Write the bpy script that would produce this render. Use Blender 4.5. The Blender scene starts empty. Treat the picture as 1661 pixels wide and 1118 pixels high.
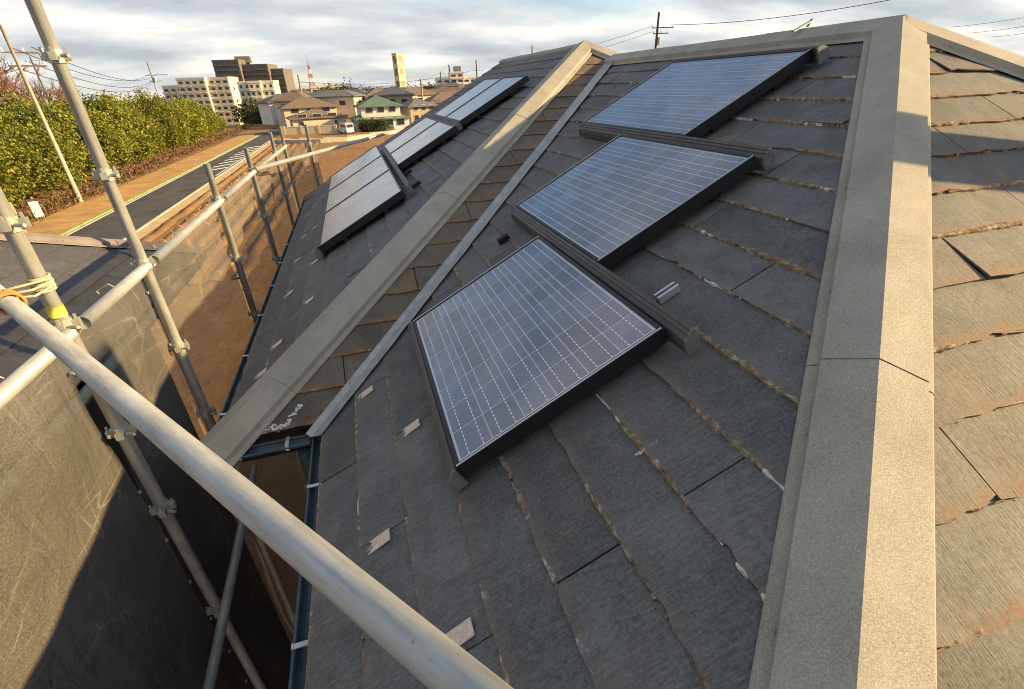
import bpy, bmesh, math, random
from mathutils import Vector, Matrix, Euler, noise as mnoise

random.seed(11)
scene = bpy.context.scene
COL = scene.collection
V = Vector

# ------------------------------------------------------------------ camera
CX, CY, F = 830.5, 559.0, 767.594
R = Matrix(((0.95447414, -0.16856055, 0.24610254),
            (-0.2966815, -0.4507804, 0.84188902),
            (-0.03097108, -0.87657537, -0.48026703)))
cam_d = bpy.data.cameras.new('camera')
cam = bpy.data.objects.new('camera', cam_d)
COL.objects.link(cam)
cam_d.sensor_width = 36.0
cam_d.lens = F / 1661 * 36
cam_d.clip_start = 0.02
cam_d.clip_end = 6000
cam.matrix_world = Matrix(((R[0][0], -R[0][1], -R[0][2], 0),
                           (R[1][0], -R[1][1], -R[1][2], 0),
                           (R[2][0], -R[2][1], -R[2][2], 0), (0, 0, 0, 1)))
scene.camera = cam

# ------------------------------------------------------------------ sun and sky
SUN = V((1.0, -0.25, 0.39)).normalized()
sun_d = bpy.data.lights.new('sun', 'SUN')
sun_d.energy = 4.5
sun_d.angle = math.radians(0.6)
sun_d.color = (1.0, 0.70, 0.33)
sun = bpy.data.objects.new('sun', sun_d)
COL.objects.link(sun)
sun.rotation_euler = SUN.to_track_quat('Z', 'Y').to_euler()
sun.location = (30, -8, 12)

world = bpy.data.worlds.new('World')
scene.world = world
world.use_nodes = True
wn, wl = world.node_tree.nodes, world.node_tree.links
wn.clear()


def W(t, **kw):
    n = wn.new(t)
    for k, v in kw.items():
        setattr(n, k, v)
    return n


def wmath(op, a, b=None):
    n = W('ShaderNodeMath', operation=op)
    for i, x in enumerate((a, b)):
        if x is None:
            continue
        if isinstance(x, (int, float)):
            n.inputs[i].default_value = x
        else:
            wl.new(x, n.inputs[i])
    return n.outputs[0]


sky = W('ShaderNodeTexSky', sky_type='NISHITA')
sky.sun_disc = False
sky.sun_elevation = math.asin(SUN.z)
sky.sun_rotation = math.atan2(SUN.x, SUN.y)
sky.air_density = 1.0
sky.dust_density = 0.6
sky.ozone_density = 1.6
tc = W('ShaderNodeTexCoord')
sep = W('ShaderNodeSeparateXYZ')
wl.new(tc.outputs['Generated'], sep.inputs[0])
zc = wmath('ADD', wmath('MAXIMUM', sep.outputs[2], 0.0), 0.20)
u_ = wmath('DIVIDE', sep.outputs[0], zc)
v_ = wmath('DIVIDE', sep.outputs[1], zc)
comb = W('ShaderNodeCombineXYZ')
wl.new(u_, comb.inputs[0])
wl.new(v_, comb.inputs[1])


def wnoise(scale, stretch, loc, detail, rough, dist=0.3):
    mp = W('ShaderNodeMapping')
    mp.inputs['Scale'].default_value = stretch
    mp.inputs['Location'].default_value = loc
    mp.inputs['Rotation'].default_value = (0, 0, math.radians(-12))
    wl.new(comb.outputs[0], mp.inputs['Vector'])
    n = W('ShaderNodeTexNoise')
    n.inputs['Scale'].default_value = scale
    n.inputs['Detail'].default_value = detail
    n.inputs['Roughness'].default_value = rough
    n.inputs['Distortion'].default_value = dist
    wl.new(mp.outputs[0], n.inputs['Vector'])
    return n.outputs['Fac']


def wramp(fac, stops):
    r = W('ShaderNodeValToRGB')
    el = r.color_ramp.elements
    while len(el) < len(stops):
        el.new(0.5)
    for e, (p, c) in zip(el, stops):
        e.position = p
        e.color = (*c, 1) if len(c) == 3 else c
    wl.new(fac, r.inputs[0])
    return r.outputs[0]


n1 = wnoise(0.85, (0.75, 1.0, 1), (3.3, 8.8, 2), 8, 0.56)
n2 = wnoise(1.7, (0.7, 1.1, 1), (7.3, 2.2, 3), 6, 0.5, 0.0)
# seen edge-on towards the horizon the gaps between the clouds close up
low = wmath('POWER', wmath('SUBTRACT', 1.0, wmath('MAXIMUM', sep.outputs[2], 0.0)), 5.0)
cover = wramp(wmath('ADD', n1, wmath('MULTIPLY', low, 0.20)), [(0.41, (0, 0, 0)), (0.60, (1, 1, 1))])
tone = wramp(n2, [(0.34, (2.6, 2.82, 3.1)), (0.50, (4.0, 4.1, 4.2)), (0.66, (6.3, 5.9, 5.3))])
mixs = W('ShaderNodeMix', data_type='RGBA')
wl.new(wmath('MULTIPLY', cover, 0.93), mixs.inputs['Factor'])
wl.new(sky.outputs[0], mixs.inputs['A'])
wl.new(tone, mixs.inputs['B'])
bg = W('ShaderNodeBackground')
bg.inputs['Strength'].default_value = 0.075
wl.new(mixs.outputs['Result'], bg.inputs['Color'])
wo = W('ShaderNodeOutputWorld')
wl.new(bg.outputs[0], wo.inputs['Surface'])

vs = scene.view_settings
vs.view_transform = 'Standard'
vs.look = 'None'
vs.gamma = 1.0
vs.use_curve_mapping = False
vs.exposure = 1.36
scene.cycles.pixel_filter_type = 'BLACKMAN_HARRIS'
scene.cycles.filter_width = 1.0
scene.cycles.max_bounces = 6
scene.cycles.transparent_max_bounces = 12


# ------------------------------------------------------------------ helpers
def ray(px, py):
    return R @ V((px - CX, py - CY, F))


def at(px, py, y):
    d = ray(px, py)
    return d * (y / d.y)


def onplane(px, py, n, c):
    d = ray(px, py)
    return d * (c / d.dot(n))


def ground_pt(px, py, z=-7.0):
    d = ray(px, py)
    return d * (z / d.z)


def tag(o, label=None, cat=None, group=None, kind=None):
    if label: o['label'] = label
    if cat: o['category'] = cat
    if group: o['group'] = group
    if kind: o['kind'] = kind
    return o


def empty(name, loc=(0, 0, 0), rz=0.0, label=None, cat=None, group=None):
    o = bpy.data.objects.new(name, None)
    COL.objects.link(o)
    o.location = loc
    o.rotation_euler = (0, 0, rz)
    o.empty_display_size = 0.1
    return tag(o, label, cat, group)


def link(name, me, parent=None, smooth=False):
    o = bpy.data.objects.new(name, me)
    COL.objects.link(o)
    o.parent = parent
    if smooth:
        me.polygons.foreach_set('use_smooth', [True] * len(me.polygons))
    return o


class MB:
    """collects shapes into one mesh"""

    def __init__(s):
        s.v, s.f, s.uv = [], [], None

    def poly(s, pts):
        n = len(s.v)
        s.v += [tuple(p) for p in pts]
        s.f.append(tuple(range(n, n + len(pts))))
        return s

    def box(s, c, size, rot=None):
        hx, hy, hz = size[0] / 2, size[1] / 2, size[2] / 2
        n = len(s.v)
        for x, y, z in ((-1, -1, -1), (1, -1, -1), (1, 1, -1), (-1, 1, -1), (-1, -1, 1), (1, -1, 1), (1, 1, 1), (-1, 1, 1)):
            p = V((x * hx, y * hy, z * hz))
            if rot is not None:
                p = rot @ p
            s.v.append((p.x + c[0], p.y + c[1], p.z + c[2]))
        for f in ((0, 3, 2, 1), (4, 5, 6, 7), (0, 1, 5, 4), (1, 2, 6, 5), (2, 3, 7, 6), (3, 0, 4, 7)):
            s.f.append(tuple(n + i for i in f))
        return s

    def bx(s, x0, x1, y0, y1, z0, z1):
        return s.box(((x0 + x1) / 2, (y0 + y1) / 2, (z0 + z1) / 2), (x1 - x0, y1 - y0, z1 - z0))

    def prism(s, pts, off):
        """polygon pts extruded by vector off"""
        off = V(off)
        n = len(s.v)
        k = len(pts)
        s.v += [tuple(V(p)) for p in pts] + [tuple(V(p) + off) for p in pts]
        s.f.append(tuple(range(n + k - 1, n - 1, -1)))
        s.f.append(tuple(range(n + k, n + 2 * k)))
        for i in range(k):
            j = (i + 1) % k
            s.f.append((n + i, n + j, n + k + j, n + k + i))
        return s

    def tube(s, path, r, seg=10, caps=True):
        path = [V(p) for p in path]
        rs = r if isinstance(r, (list, tuple)) else [r] * len(path)
        n0 = len(s.v)
        up = None
        for i, p in enumerate(path):
            d = (path[min(i + 1, len(path) - 1)] - path[max(i - 1, 0)]).normalized()
            if up is None:
                up = V((0, 0, 1)) if abs(d.z) < .9 else V((1, 0, 0))
            a = d.cross(up).normalized()
            b = a.cross(d)
            for j in range(seg):
                t = 2 * math.pi * j / seg
                q = p + (a * math.cos(t) + b * math.sin(t)) * rs[i]
                s.v.append(tuple(q))
        for i in range(len(path) - 1):
            for j in range(seg):
                k = (j + 1) % seg
                a = n0 + i * seg
                s.f.append((a + j, a + k, a + seg + k, a + seg + j))
        if caps:
            s.f.append(tuple(range(n0, n0 + seg)))
            s.f.append(tuple(range(n0 + (len(path) - 1) * seg + seg - 1, n0 + (len(path) - 1) * seg - 1, -1)))
        return s

    def strip(s, prof_a, prof_b):
        """quads between two profiles of the same length"""
        n, k = len(s.v), len(prof_a)
        s.v += [tuple(p) for p in prof_a] + [tuple(p) for p in prof_b]
        for i in range(k - 1):
            s.f.append((n + i, n + i + 1, n + k + i + 1, n + k + i))
        return s

    def mesh(s, name, mat):
        me = bpy.data.meshes.new(name)
        me.from_pydata(s.v, [], s.f)
        if mat: me.materials.append(mat)
        me.update()
        return me

    def build(s, name, mat, parent=None, smooth=False, kind=None):
        o = link(name, s.mesh(name, mat), parent, smooth)
        if kind: o['kind'] = kind
        return o


# ------------------------------------------------------------------ materials
class NT:
    def __init__(s, name):
        s.m = bpy.data.materials.new(name)
        s.m.use_nodes = True
        s.n, s.l = s.m.node_tree.nodes, s.m.node_tree.links
        s.b = s.n['Principled BSDF']
        s.out = s.n['Material Output']

    def new(s, t, **kw):
        n = s.n.new(t)
        for k, v in kw.items():
            setattr(n, k, v)
        return n

    def put(s, sock, x):
        if hasattr(x, 'is_linked'):
            s.l.new(x, sock)
        elif isinstance(x, (tuple, list)) and len(x) == 3 and sock.type == 'RGBA':
            sock.default_value = (*x, 1)
        else:
            sock.default_value = x

    def coord(s, kind='Object', scale=(1, 1, 1), loc=(0, 0, 0), rand=False):
        t = s.new('ShaderNodeTexCoord')
        src = t.outputs[kind]
        m = s.new('ShaderNodeMapping')
        m.inputs['Scale'].default_value = scale
        m.inputs['Location'].default_value = loc
        s.l.new(src, m.inputs['Vector'])
        if rand:
            oi = s.new('ShaderNodeObjectInfo')
            mm = s.new('ShaderNodeVectorMath', operation='MULTIPLY')
            mm.inputs[1].default_value = (97, 53, 31)
            s.l.new(oi.outputs['Random'], mm.inputs[0])
            ad = s.new('ShaderNodeVectorMath', operation='ADD')
            s.l.new(m.outputs[0], ad.inputs[0])
            s.l.new(mm.outputs[0], ad.inputs[1])
            return ad.outputs[0]
        return m.outputs[0]

    def noise(s, vec, scale=5, detail=4, rough=.55, dist=0.0):
        n = s.new('ShaderNodeTexNoise')
        n.inputs['Scale'].default_value = scale
        n.inputs['Detail'].default_value = detail
        n.inputs['Roughness'].default_value = rough
        n.inputs['Distortion'].default_value = dist
        s.l.new(vec, n.inputs['Vector'])
        return n.outputs['Fac']

    def ramp(s, fac, stops):
        r = s.new('ShaderNodeValToRGB')
        el = r.color_ramp.elements
        while len(el) < len(stops):
            el.new(0.5)
        for e, (p, c) in zip(el, stops):
            e.position = p
            e.color = (c, c, c, 1) if isinstance(c, (int, float)) else (*c, 1)
        s.l.new(fac, r.inputs[0])
        return r.outputs[0]

    def mix(s, fac, a, b, blend='MIX'):
        n = s.new('ShaderNodeMix', data_type='RGBA', blend_type=blend)
        s.put(n.inputs['Factor'], fac)
        s.put(n.inputs['A'], a)
        s.put(n.inputs['B'], b)
        return n.outputs['Result']

    def math(s, op, a, b=None, clamp=False):
        n = s.new('ShaderNodeMath', operation=op)
        n.use_clamp = clamp
        s.put(n.inputs[0], a)
        if b is not None: s.put(n.inputs[1], b)
        return n.outputs[0]

    def random(s):
        return s.new('ShaderNodeObjectInfo').outputs['Random']

    def bump(s, h, strength=.3, dist=.01):
        b = s.new('ShaderNodeBump')
        b.inputs['Strength'].default_value = strength
        b.inputs['Distance'].default_value = dist
        s.l.new(h, b.inputs['Height'])
        s.l.new(b.outputs[0], s.b.inputs['Normal'])

    def set(s, color=None, rough=None, metal=None, spec=None, coat=None, coat_rough=None):
        if color is not None: s.put(s.b.inputs['Base Color'], color)
        if rough is not None: s.put(s.b.inputs['Roughness'], rough)
        if metal is not None: s.put(s.b.inputs['Metallic'], metal)
        if spec is not None: s.put(s.b.inputs['Specular IOR Level'], spec)
        if coat is not None: s.put(s.b.inputs['Coat Weight'], coat)
        if coat_rough is not None: s.put(s.b.inputs['Coat Roughness'], coat_rough)
        return s.m


def plain(name, col, rough=.75, var=.3, scale=6, bump=.0, metal=0.0, spec=.4, per_obj=0.0, bdist=.01):
    t = NT(name)
    c = t.coord('Object')
    n = t.noise(c, scale, 5, .6)
    lo = tuple(x * (1 - var) for x in col)
    hi = tuple(min(1, x * (1 + var)) for x in col)
    colr = t.ramp(n, [(.3, lo), (.7, hi)])
    if per_obj:
        k = t.math('MULTIPLY_ADD', t.random(), per_obj * 2)
        k.node.inputs[2].default_value = 1 - per_obj
        colr = t.mix(1.0, colr, k, 'MULTIPLY')
    if bump: t.bump(n, bump, bdist)
    return t.set(colr, rough, metal, spec)


def slate_material(name, dark, light, stain_col, stain_amt, lichen_amt):
    t = NT(name)
    uv = t.coord('UV', rand=True)
    grain = t.noise(t.coord('UV', (240, 20, 1), rand=True), 1.0, 5, .72)
    mid = t.noise(uv, 9, 5, .6)
    speck = t.noise(uv, 210, 3, .75)
    pale = t.noise(uv, 4.5, 6, .68, .3)
    groove = t.ramp(t.noise(t.coord('UV', (400, 16, 1), rand=True), 1.0, 3, .65), [(.52, 0.0), (.60, 1.0)])
    base = t.ramp(grain, [(.34, dark), (.68, light)])
    base = t.mix(.38, base, t.ramp(mid, [(.3, dark), (.72, light)]))
    k = t.math('MULTIPLY_ADD', t.random(), .62)
    k.node.inputs[2].default_value = .70
    base = t.mix(1.0, base, k, 'MULTIPLY')
    base = t.mix(t.ramp(speck, [(.62, 0.0), (.76, .6)]), base, (.42, .41, .38))
    base = t.mix(t.math('MULTIPLY', groove, .16), base, tuple(x * .55 for x in dark))
    base = t.mix(t.ramp(pale, [(.50, 0.0), (.70, .42)]), base, tuple(min(1, x * 1.45) for x in light))
    gr2 = t.noise(uv, 120, 4, .8)
    base = t.mix(.38, base, t.ramp(gr2, [(.38, tuple(x * .6 for x in dark)), (.62, light)]))
    # distance from the butt edge is stored in UV v
    sp = t.new('ShaderNodeSeparateXYZ')
    tcn = t.new('ShaderNodeTexCoord')
    t.l.new(tcn.outputs['UV'], sp.inputs[0])
    edge = t.math('SUBTRACT', 1.0, t.math('DIVIDE', sp.outputs[1], .045), True)
    en = t.noise(uv, 22, 6, .65)
    edge_f = t.math('MULTIPLY', edge, t.ramp(en, [(.36, 0.0), (.62, 1.0)]))
    base = t.mix(t.math('MULTIPLY', edge_f, stain_amt), base, stain_col)
    blot = t.noise(uv, 3.2, 6, .65, .4)
    base = t.mix(t.math('MULTIPLY', t.ramp(blot, [(.52, 0.0), (.72, 1.0)]), stain_amt * .45), base, stain_col)
    rim = t.math('SUBTRACT', 1.0, t.math('DIVIDE', sp.outputs[1], .016), True)
    wn_ = t.noise(uv, 7, 5, .7)
    wf = t.math('MULTIPLY', t.math('MULTIPLY', rim, t.ramp(wn_, [(.60, 0.0), (.66, 1.0)])), lichen_amt)
    base = t.mix(wf, base, (.50, .49, .46))
    h = t.math('SUBTRACT', t.math('ADD', t.math('MULTIPLY', grain, .7), t.math('MULTIPLY', speck, .4)), t.math('MULTIPLY', groove, .3))
    t.bump(h, .6, .005)
    return t.set(base, .72, 0, .35)


M = {}
M['slate'] = slate_material('weathered_slate', (.060, .061, .061), (.21, .21, .207), (.24, .175, .11), .6, 1.0)
M['slate_sunlit'] = slate_material('sun_tinted_slate', (.062, .061, .055), (.205, .197, .172), (.22, .10, .035), .8, .95)  # same slate with the sun's tan tint put into its colours, plus orange edge stain
M['slate_brown'] = slate_material('stained_slate', (.075, .066, .056), (.21, .17, .125), (.28, .15, .055), 1.0, .9)
M['slate_new'] = slate_material('clean_slate', (.050, .052, .060), (.115, .118, .132), (.10, .09, .08), .3, .25)
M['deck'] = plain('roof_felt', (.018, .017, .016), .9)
def moss_material():
    t = NT('dry_moss')
    c = t.coord('Object')
    a = t.noise(c, 45, 4, .7)
    b = t.noise(c, 9, 4, .6)
    base = t.ramp(a, [(.3, (.07, .052, .034)), (.5, (.22, .165, .105)), (.68, (.46, .39, .30))])
    base = t.mix(t.ramp(b, [(.48, 0.0), (.74, .45)]), base, (.28, .16, .065))
    t.bump(a, .8, .004)
    return t.set(base, .95, 0, .1)


M['moss'] = moss_material()
M['lichen'] = plain('lichen_crust', (.62, .61, .57), .95, .3, 120, .4)
M['mortar'] = plain('mortar', (.55, .56, .58), .9, .2, 40, .3)
M['bare'] = plain('bare_fibre', (.66, .54, .43), .9, .22, 90, .3)


def granule():
    t = NT('stone_granule_metal')
    c = t.coord('Object')
    n = t.noise(c, 270, 2, .75)
    m_ = t.noise(c, 5, 5, .6)
    base = t.ramp(n, [(.32, (.17, .155, .125)), (.52, (.34, .315, .255)), (.70, (.54, .505, .415))])
    base = t.mix(.48, base, t.ramp(m_, [(.3, (.24, .222, .18)), (.7, (.46, .43, .355))]))
    t.bump(n, .5, .003)
    return t.set(base, .85, 0, .3)


M['granule'] = granule()
M['nb_cap'] = plain('painted_cap', (.19, .165, .16), .6, .2, 9)
M['flashing'] = plain('valley_metal', (.36, .38, .375), .5, .25, 14, .05, .25)
M['gutter'] = plain('gutter_blue', (.045, .075, .095), .45, .3, 20)
M['clip'] = plain('clip_metal', (.55, .56, .55), .4, .2, 20, 0, .6)


def galvanised(name, col, patch, metal=.25):
    t = NT(name)
    c = t.coord('Object')
    n = t.noise(c, 7, 6, .65)
    st = t.noise(t.coord('Object', (60, 60, 5)), 1, 4, .7)
    sp = t.noise(c, 90, 3, .7)
    base = t.ramp(n, [(.3, tuple(x * .78 for x in col)), (.7, tuple(min(1, x * 1.15) for x in col))])
    base = t.mix(t.ramp(st, [(.46, 0.0), (.66, .65)]), base, tuple(x * .55 for x in col))
    base = t.mix(t.ramp(sp, [(.64, 0.0), (.72, .8)]), base, patch)
    t.bump(sp, .12, .002)
    return t.set(base, .48, metal, .4)


M['pole'] = galvanised('scaffold_galvanised', (.52, .54, .51), (.26, .23, .17))
M['rail'] = galvanised('scaffold_rail', (.43, .44, .42), (.24, .225, .18), .3)
M['coupler'] = galvanised('coupler_steel', (.40, .41, .36), (.24, .17, .10), .35)
M['rope_orange'] = plain('rope_orange', (.55, .20, .06), .9, .3, 60, .3)
M['rope_cream'] = plain('rope_cream', (.46, .41, .27), .9, .3, 60, .3)
M['tape'] = plain('yellow_tape', (.70, .60, .10), .6, .2, 20)


def net_material():
    t = NT('dust_net')
    uv = t.coord('UV')
    n = t.noise(uv, 3.0, 5, .6)
    weave = t.noise(t.coord('UV', (1, 1, 1)), 240, 1, .5)
    fine = t.noise(uv, 120, 2, .7)
    col = t.ramp(n, [(.3, (.115, .110, .102)), (.7, (.185, .178, .168))])
    # crease lines: thin contours of stretched noise
    def crease(scale, rot, wdt, sc):
        m = t.new('ShaderNodeMapping')
        m.inputs['Rotation'].default_value = (0, 0, rot)
        m.inputs['Scale'].default_value = scale
        tcc = t.new('ShaderNodeTexCoord')
        t.l.new(tcc.outputs['UV'], m.inputs['Vector'])
        n_ = t.noise(m.outputs[0], sc, 2, .45)
        d_ = t.math('ABSOLUTE', t.math('SUBTRACT', n_, .5))
        return t.ramp(d_, [(0.0, 1.0), (wdt, 0.0)])
    cr = t.math('MAXIMUM', crease((.35, 1.9, 1), .75, .005, 1.6), crease((1.9, .25, 1), .15, .005, 1.5))
    cr = t.math('MAXIMUM', cr, crease((.4, 2.0, 1), -.5, .004, 1.7))
    cm = t.noise(uv, 2.6, 3, .6)
    cr = t.math('MULTIPLY', cr, t.ramp(cm, [(.44, 0.0), (.64, .6)]))
    col = t.mix(cr, col, (.62, .56, .44))
    col = t.mix(.35, col, t.ramp(fine, [(.35, (.06, .055, .05)), (.65, (.27, .25, .225))]))
    fold = t.math('ADD', t.noise(t.coord('UV', (5.5, .7, 1)), 1.0, 4, .6, .6), t.math('MULTIPLY', t.noise(uv, 7, 4, .6, .8), .5))
    t.bump(fold, .9, .05)
    t.set(col, .9, 0, .1)
    tr = t.new('ShaderNodeBsdfTranslucent')
    t.put(tr.inputs['Color'], col)
    ms = t.new('ShaderNodeMixShader')
    ms.inputs[0].default_value = .10
    t.l.new(t.b.outputs[0], ms.inputs[1])
    t.l.new(tr.outputs[0], ms.inputs[2])
    tp = t.new('ShaderNodeBsdfTransparent')
    m2 = t.new('ShaderNodeMixShader')
    f = t.math('MULTIPLY_ADD', weave, .5)
    f.node.inputs[2].default_value = .36
    f2 = t.math('MAXIMUM', f, t.math('MULTIPLY', cr, .9))
    t.l.new(f2, m2.inputs[0])
    t.l.new(tp.outputs[0], m2.inputs[1])
    t.l.new(ms.outputs[0], m2.inputs[2])
    t.l.new(m2.outputs[0], t.out.inputs['Surface'])
    return t.m


M['net'] = net_material()


def cell_material(name, a, b, var, coat_rough=.05):
    t = NT(name)
    c = t.coord('Object', rand=True)
    n = t.noise(c, 30, 3, .6, .8)
    base = t.ramp(n, [(.3, a), (.7, b)])
    k = t.math('MULTIPLY_ADD', t.random(), var * 2)
    k.node.inputs[2].default_value = 1 - var
    base = t.mix(1.0, base, k, 'MULTIPLY')
    t.b.inputs['Coat IOR'].default_value = 2.0
    g = t.new('ShaderNodeNewGeometry')
    mp = t.new('ShaderNodeMapping')
    mp.inputs['Scale'].default_value = (1.0, 2.2, 1.0)
    t.l.new(g.outputs['Position'], mp.inputs['Vector'])
    dust = t.noise(mp.outputs[0], 2.6, 6, .62, .5)
    base = t.mix(t.ramp(dust, [(.38, .02), (.70, .26)]), base, (.20, .185, .165))  # dust film, its pale patches also standing in for sky reflected in the glass
    cr = t.ramp(t.noise(mp.outputs[0], 6, 5, .65), [(.35, coat_rough), (.7, coat_rough * 2.4)])
    return t.set(base, .35, 0, .5, 1.0, cr)


M['cell'] = cell_material('silicon_cell', (.026, .042, .10), (.075, .085, .135), .6)
M['cell_black'] = cell_material('dark_module', (.10, .10, .098), (.15, .147, .14), .1, .14)  # dark module, base colour lightened to carry the bright low sky it reflects
M['backsheet'] = cell_material('module_backsheet', (.50, .51, .53), (.54, .55, .57), .0)
def busbar_material():
    """tinned ribbon with evenly spaced solder points"""
    t = NT('busbar_silver')
    w = t.new('ShaderNodeTexWave', wave_type='BANDS', bands_direction='Y')
    w.inputs['Scale'].default_value = 15.0
    t.l.new(t.coord('Object'), w.inputs['Vector'])
    col = t.ramp(w.outputs['Fac'], [(.35, (.20, .21, .25)), (.55, (.92, .92, .92))])
    t.b.inputs['Coat IOR'].default_value = 1.75
    return t.set(col, .35, .0, .5, 1.0, .05)


M['busbar'] = busbar_material()
M['black_frame'] = plain('black_anodised', (.012, .012, .013), .45, .3, 20)
M['alu'] = plain('frame_edge', (.55, .56, .58), .3, .1, 20, 0, .6)
M['cap_grey'] = plain('end_cap_grey', (.15, .143, .136), .6, .25, 25)
M['cover_strip'] = plain('brown_cover_strip', (.085, .079, .073), .55, .25, 25, .05)

M['asphalt'] = plain('asphalt', (.056, .055, .054), .9, .4, .55, .2)
M['earth'] = None


def earth_material():
    t = NT('bare_earth')
    c = t.coord('Object')
    a = t.noise(c, .12, 6, .65, .5)
    b = t.noise(c, 1.6, 6, .7)
    fur = t.noise(t.coord('Object', (2.6, .05, 1)), 1.0, 3, .6)
    base = t.ramp(a, [(.3, (.19, .105, .045)), (.55, (.27, .155, .07)), (.75, (.33, .22, .11))])
    base = t.mix(.5, base, t.ramp(b, [(.3, (.14, .08, .036)), (.7, (.36, .22, .11))]))
    base = t.mix(t.ramp(fur, [(.45, .0), (.66, .22)]), base, (.11, .055, .025))
    t.bump(b, .7, .12)
    return t.set(base, .95, 0, .1)


M['earth'] = earth_material()
M['verge'] = plain('dry_verge', (.40, .235, .085), .95, .3, .8, .4, bdist=.1)
M['sand'] = plain('pale_sand', (.46, .33, .17), .95, .2, 1.0, .3)
M['paint'] = plain('road_paint', (.70, .70, .66), .7, .12, 4)
M['kerbgreen'] = plain('kerb_mossy', (.22, .27, .09), .9, .3, 2)
M['concrete'] = plain('concrete', (.42, .38, .32), .9, .2, 2)
M['white_panel'] = plain('white_panel', (.75, .75, .72), .6, .08, 2)


def leaf_material(name, a, b):
    t = NT(name)
    g = t.new('ShaderNodeNewGeometry')
    base = t.ramp(g.outputs['Random Per Island'], [(.1, a), (.9, b)])
    k = t.math('MULTIPLY_ADD', t.random(), .4)
    k.node.inputs[2].default_value = .8
    base = t.mix(1.0, base, k, 'MULTIPLY')
    t.set(base, .6, 0, .3)
    tr = t.new('ShaderNodeBsdfTranslucent')
    t.put(tr.inputs['Color'], base)
    ms = t.new('ShaderNodeMixShader')
    ms.inputs[0].default_value = .25
    t.l.new(t.b.outputs[0], ms.inputs[1])
    t.l.new(tr.outputs[0], ms.inputs[2])
    t.l.new(ms.outputs[0], t.out.inputs['Surface'])
    return t.m


M['leaf'] = leaf_material('evergreen_leaf', (.060, .088, .012), (.31, .31, .04))
M['leaf_dark'] = leaf_material('dark_leaf', (.03, .045, .015), (.085, .09, .03))
M['twig'] = plain('bare_twig', (.16, .085, .055), .9, .3, 3)
M['dry_shrub'] = leaf_material('dry_shrub', (.10, .062, .030), (.26, .165, .085))
M['bark'] = plain('bark', (.09, .065, .045), .95, .3, 8, .3)
M['pole_concrete'] = plain('pole_concrete', (.44, .38, .29), .85, .15, 3)
M['pole_dark'] = plain('pole_dark', (.12, .085, .075), .8, .15, 3)
M['wire'] = plain('wire_black', (.04, .04, .045), .6, .1, 3)
M['glass_dark'] = plain('window_glass', (.03, .035, .045), .12, .2, 1, spec=.6)
M['win_frame'] = plain('window_frame', (.5, .49, .46), .6, .1, 2)

# ------------------------------------------------------------------ ground, road
def sm(a, b, x):
    x = max(0, min(1, (x - a) / (b - a)))
    return x * x * (3 - 2 * x)


def ground_z(x, y):
    r = x / max(y, 1)
    return -7.0 - 11.0 * sm(150, 240, y) * sm(-.085, -.125, r)


m = MB()
xs = [-1500, -700, -400, -250] + [-150 + 5 * i for i in range(61)] + [250, 400, 700, 1500]
ys = [-60, -20] + [5 * i for i in range(70)] + [400, 500, 650, 900, 1400, 2200, 3500]
for y in ys:
    for x in xs:
        m.v.append((x, y, ground_z(x, y)))
nx = len(xs)
for j in range(len(ys) - 1):
    for i in range(nx - 1):
        m.f.append((j * nx + i, j * nx + i + 1, (j + 1) * nx + i + 1, (j + 1) * nx + i))
tag(m.build('ground', M['earth'], smooth=True), kind='structure')

def sheet(name, pts, z, mat, kind='structure'):
    o = MB().poly([(x, y, z) for x, y in pts]).build(name, mat)
    return tag(o, kind=kind)

sheet('road', [(-17.35, -40), (-13.45, -40), (-13.45, 150), (-17.35, 150)], -6.992, M['asphalt'])
sheet('cross_road', [(-60, 112.5), (60, 104), (60, 110.5), (-60, 119)], -6.988, M['asphalt'])
sheet('verge', [(-21.2, 10), (-17.6, 10), (-17.6, 112), (-21.2, 112)], -6.984, M['verge'])
sheet('sand_path', [(-13.25, 10), (-12.5, 10), (-12.4, 95), (-13.25, 95)], -6.988, M['sand'])
k = MB().bx(-17.6, -17.42, 10, 112, -7.02, -6.88)
tag(k.build('kerb', M['kerbgreen']), kind='structure')
k = MB().bx(-13.4, -13.28, 10, 100, -7.02, -6.93)
tag(k.build('kerb', M['concrete']), kind='structure')
sheet('road_edge_line', [(-17.28, 10), (-17.12, 10), (-17.12, 112), (-17.28, 112)], -6.986, M['paint'])
for i in range(9):
    y0 = 60 + i * 3.0
    sheet('road_marking', [(-15.5, y0), (-13.9, y0 + 1.9), (-13.9, y0 + 2.7), (-15.5, y0 + .8)], -6.986, M['paint'])
sheet('road_edge_line', [(-13.8, 56), (-13.66, 56), (-13.66, 100), (-13.8, 100)], -6.985, M['paint'])
# curved concrete edging at the far side of the earth plot
pp_ = [(-12.3, 89), (-9, 86.5), (-5, 85.2), (-1, 86.0), (3, 90), (8, 96), (16, 101)]
m = MB()
for (x0, y0), (x1, y1) in zip(pp_[:-1], pp_[1:]):
    m.prism([(x0, y0, -7.05), (x1, y1, -7.05), (x1, y1 + .5, -7.05), (x0, y0 + .5, -7.05)], (0, 0, .62))
tag(m.build('plot_kerb', M['concrete']), 'low pale concrete edging curving round the far end of the earth plot', 'edging')
m = MB()
for (x0, y0), (x1, y1) in zip(pp_[:-1], pp_[1:]):
    m.poly([(x0, y0 + .6, -6.98), (x1, y1 + .6, -6.98), (x1, y1 + 8, -6.98), (x0, y0 + 12, -6.98)])
tag(m.build('forecourt', M['sand']), kind='structure')

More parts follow.
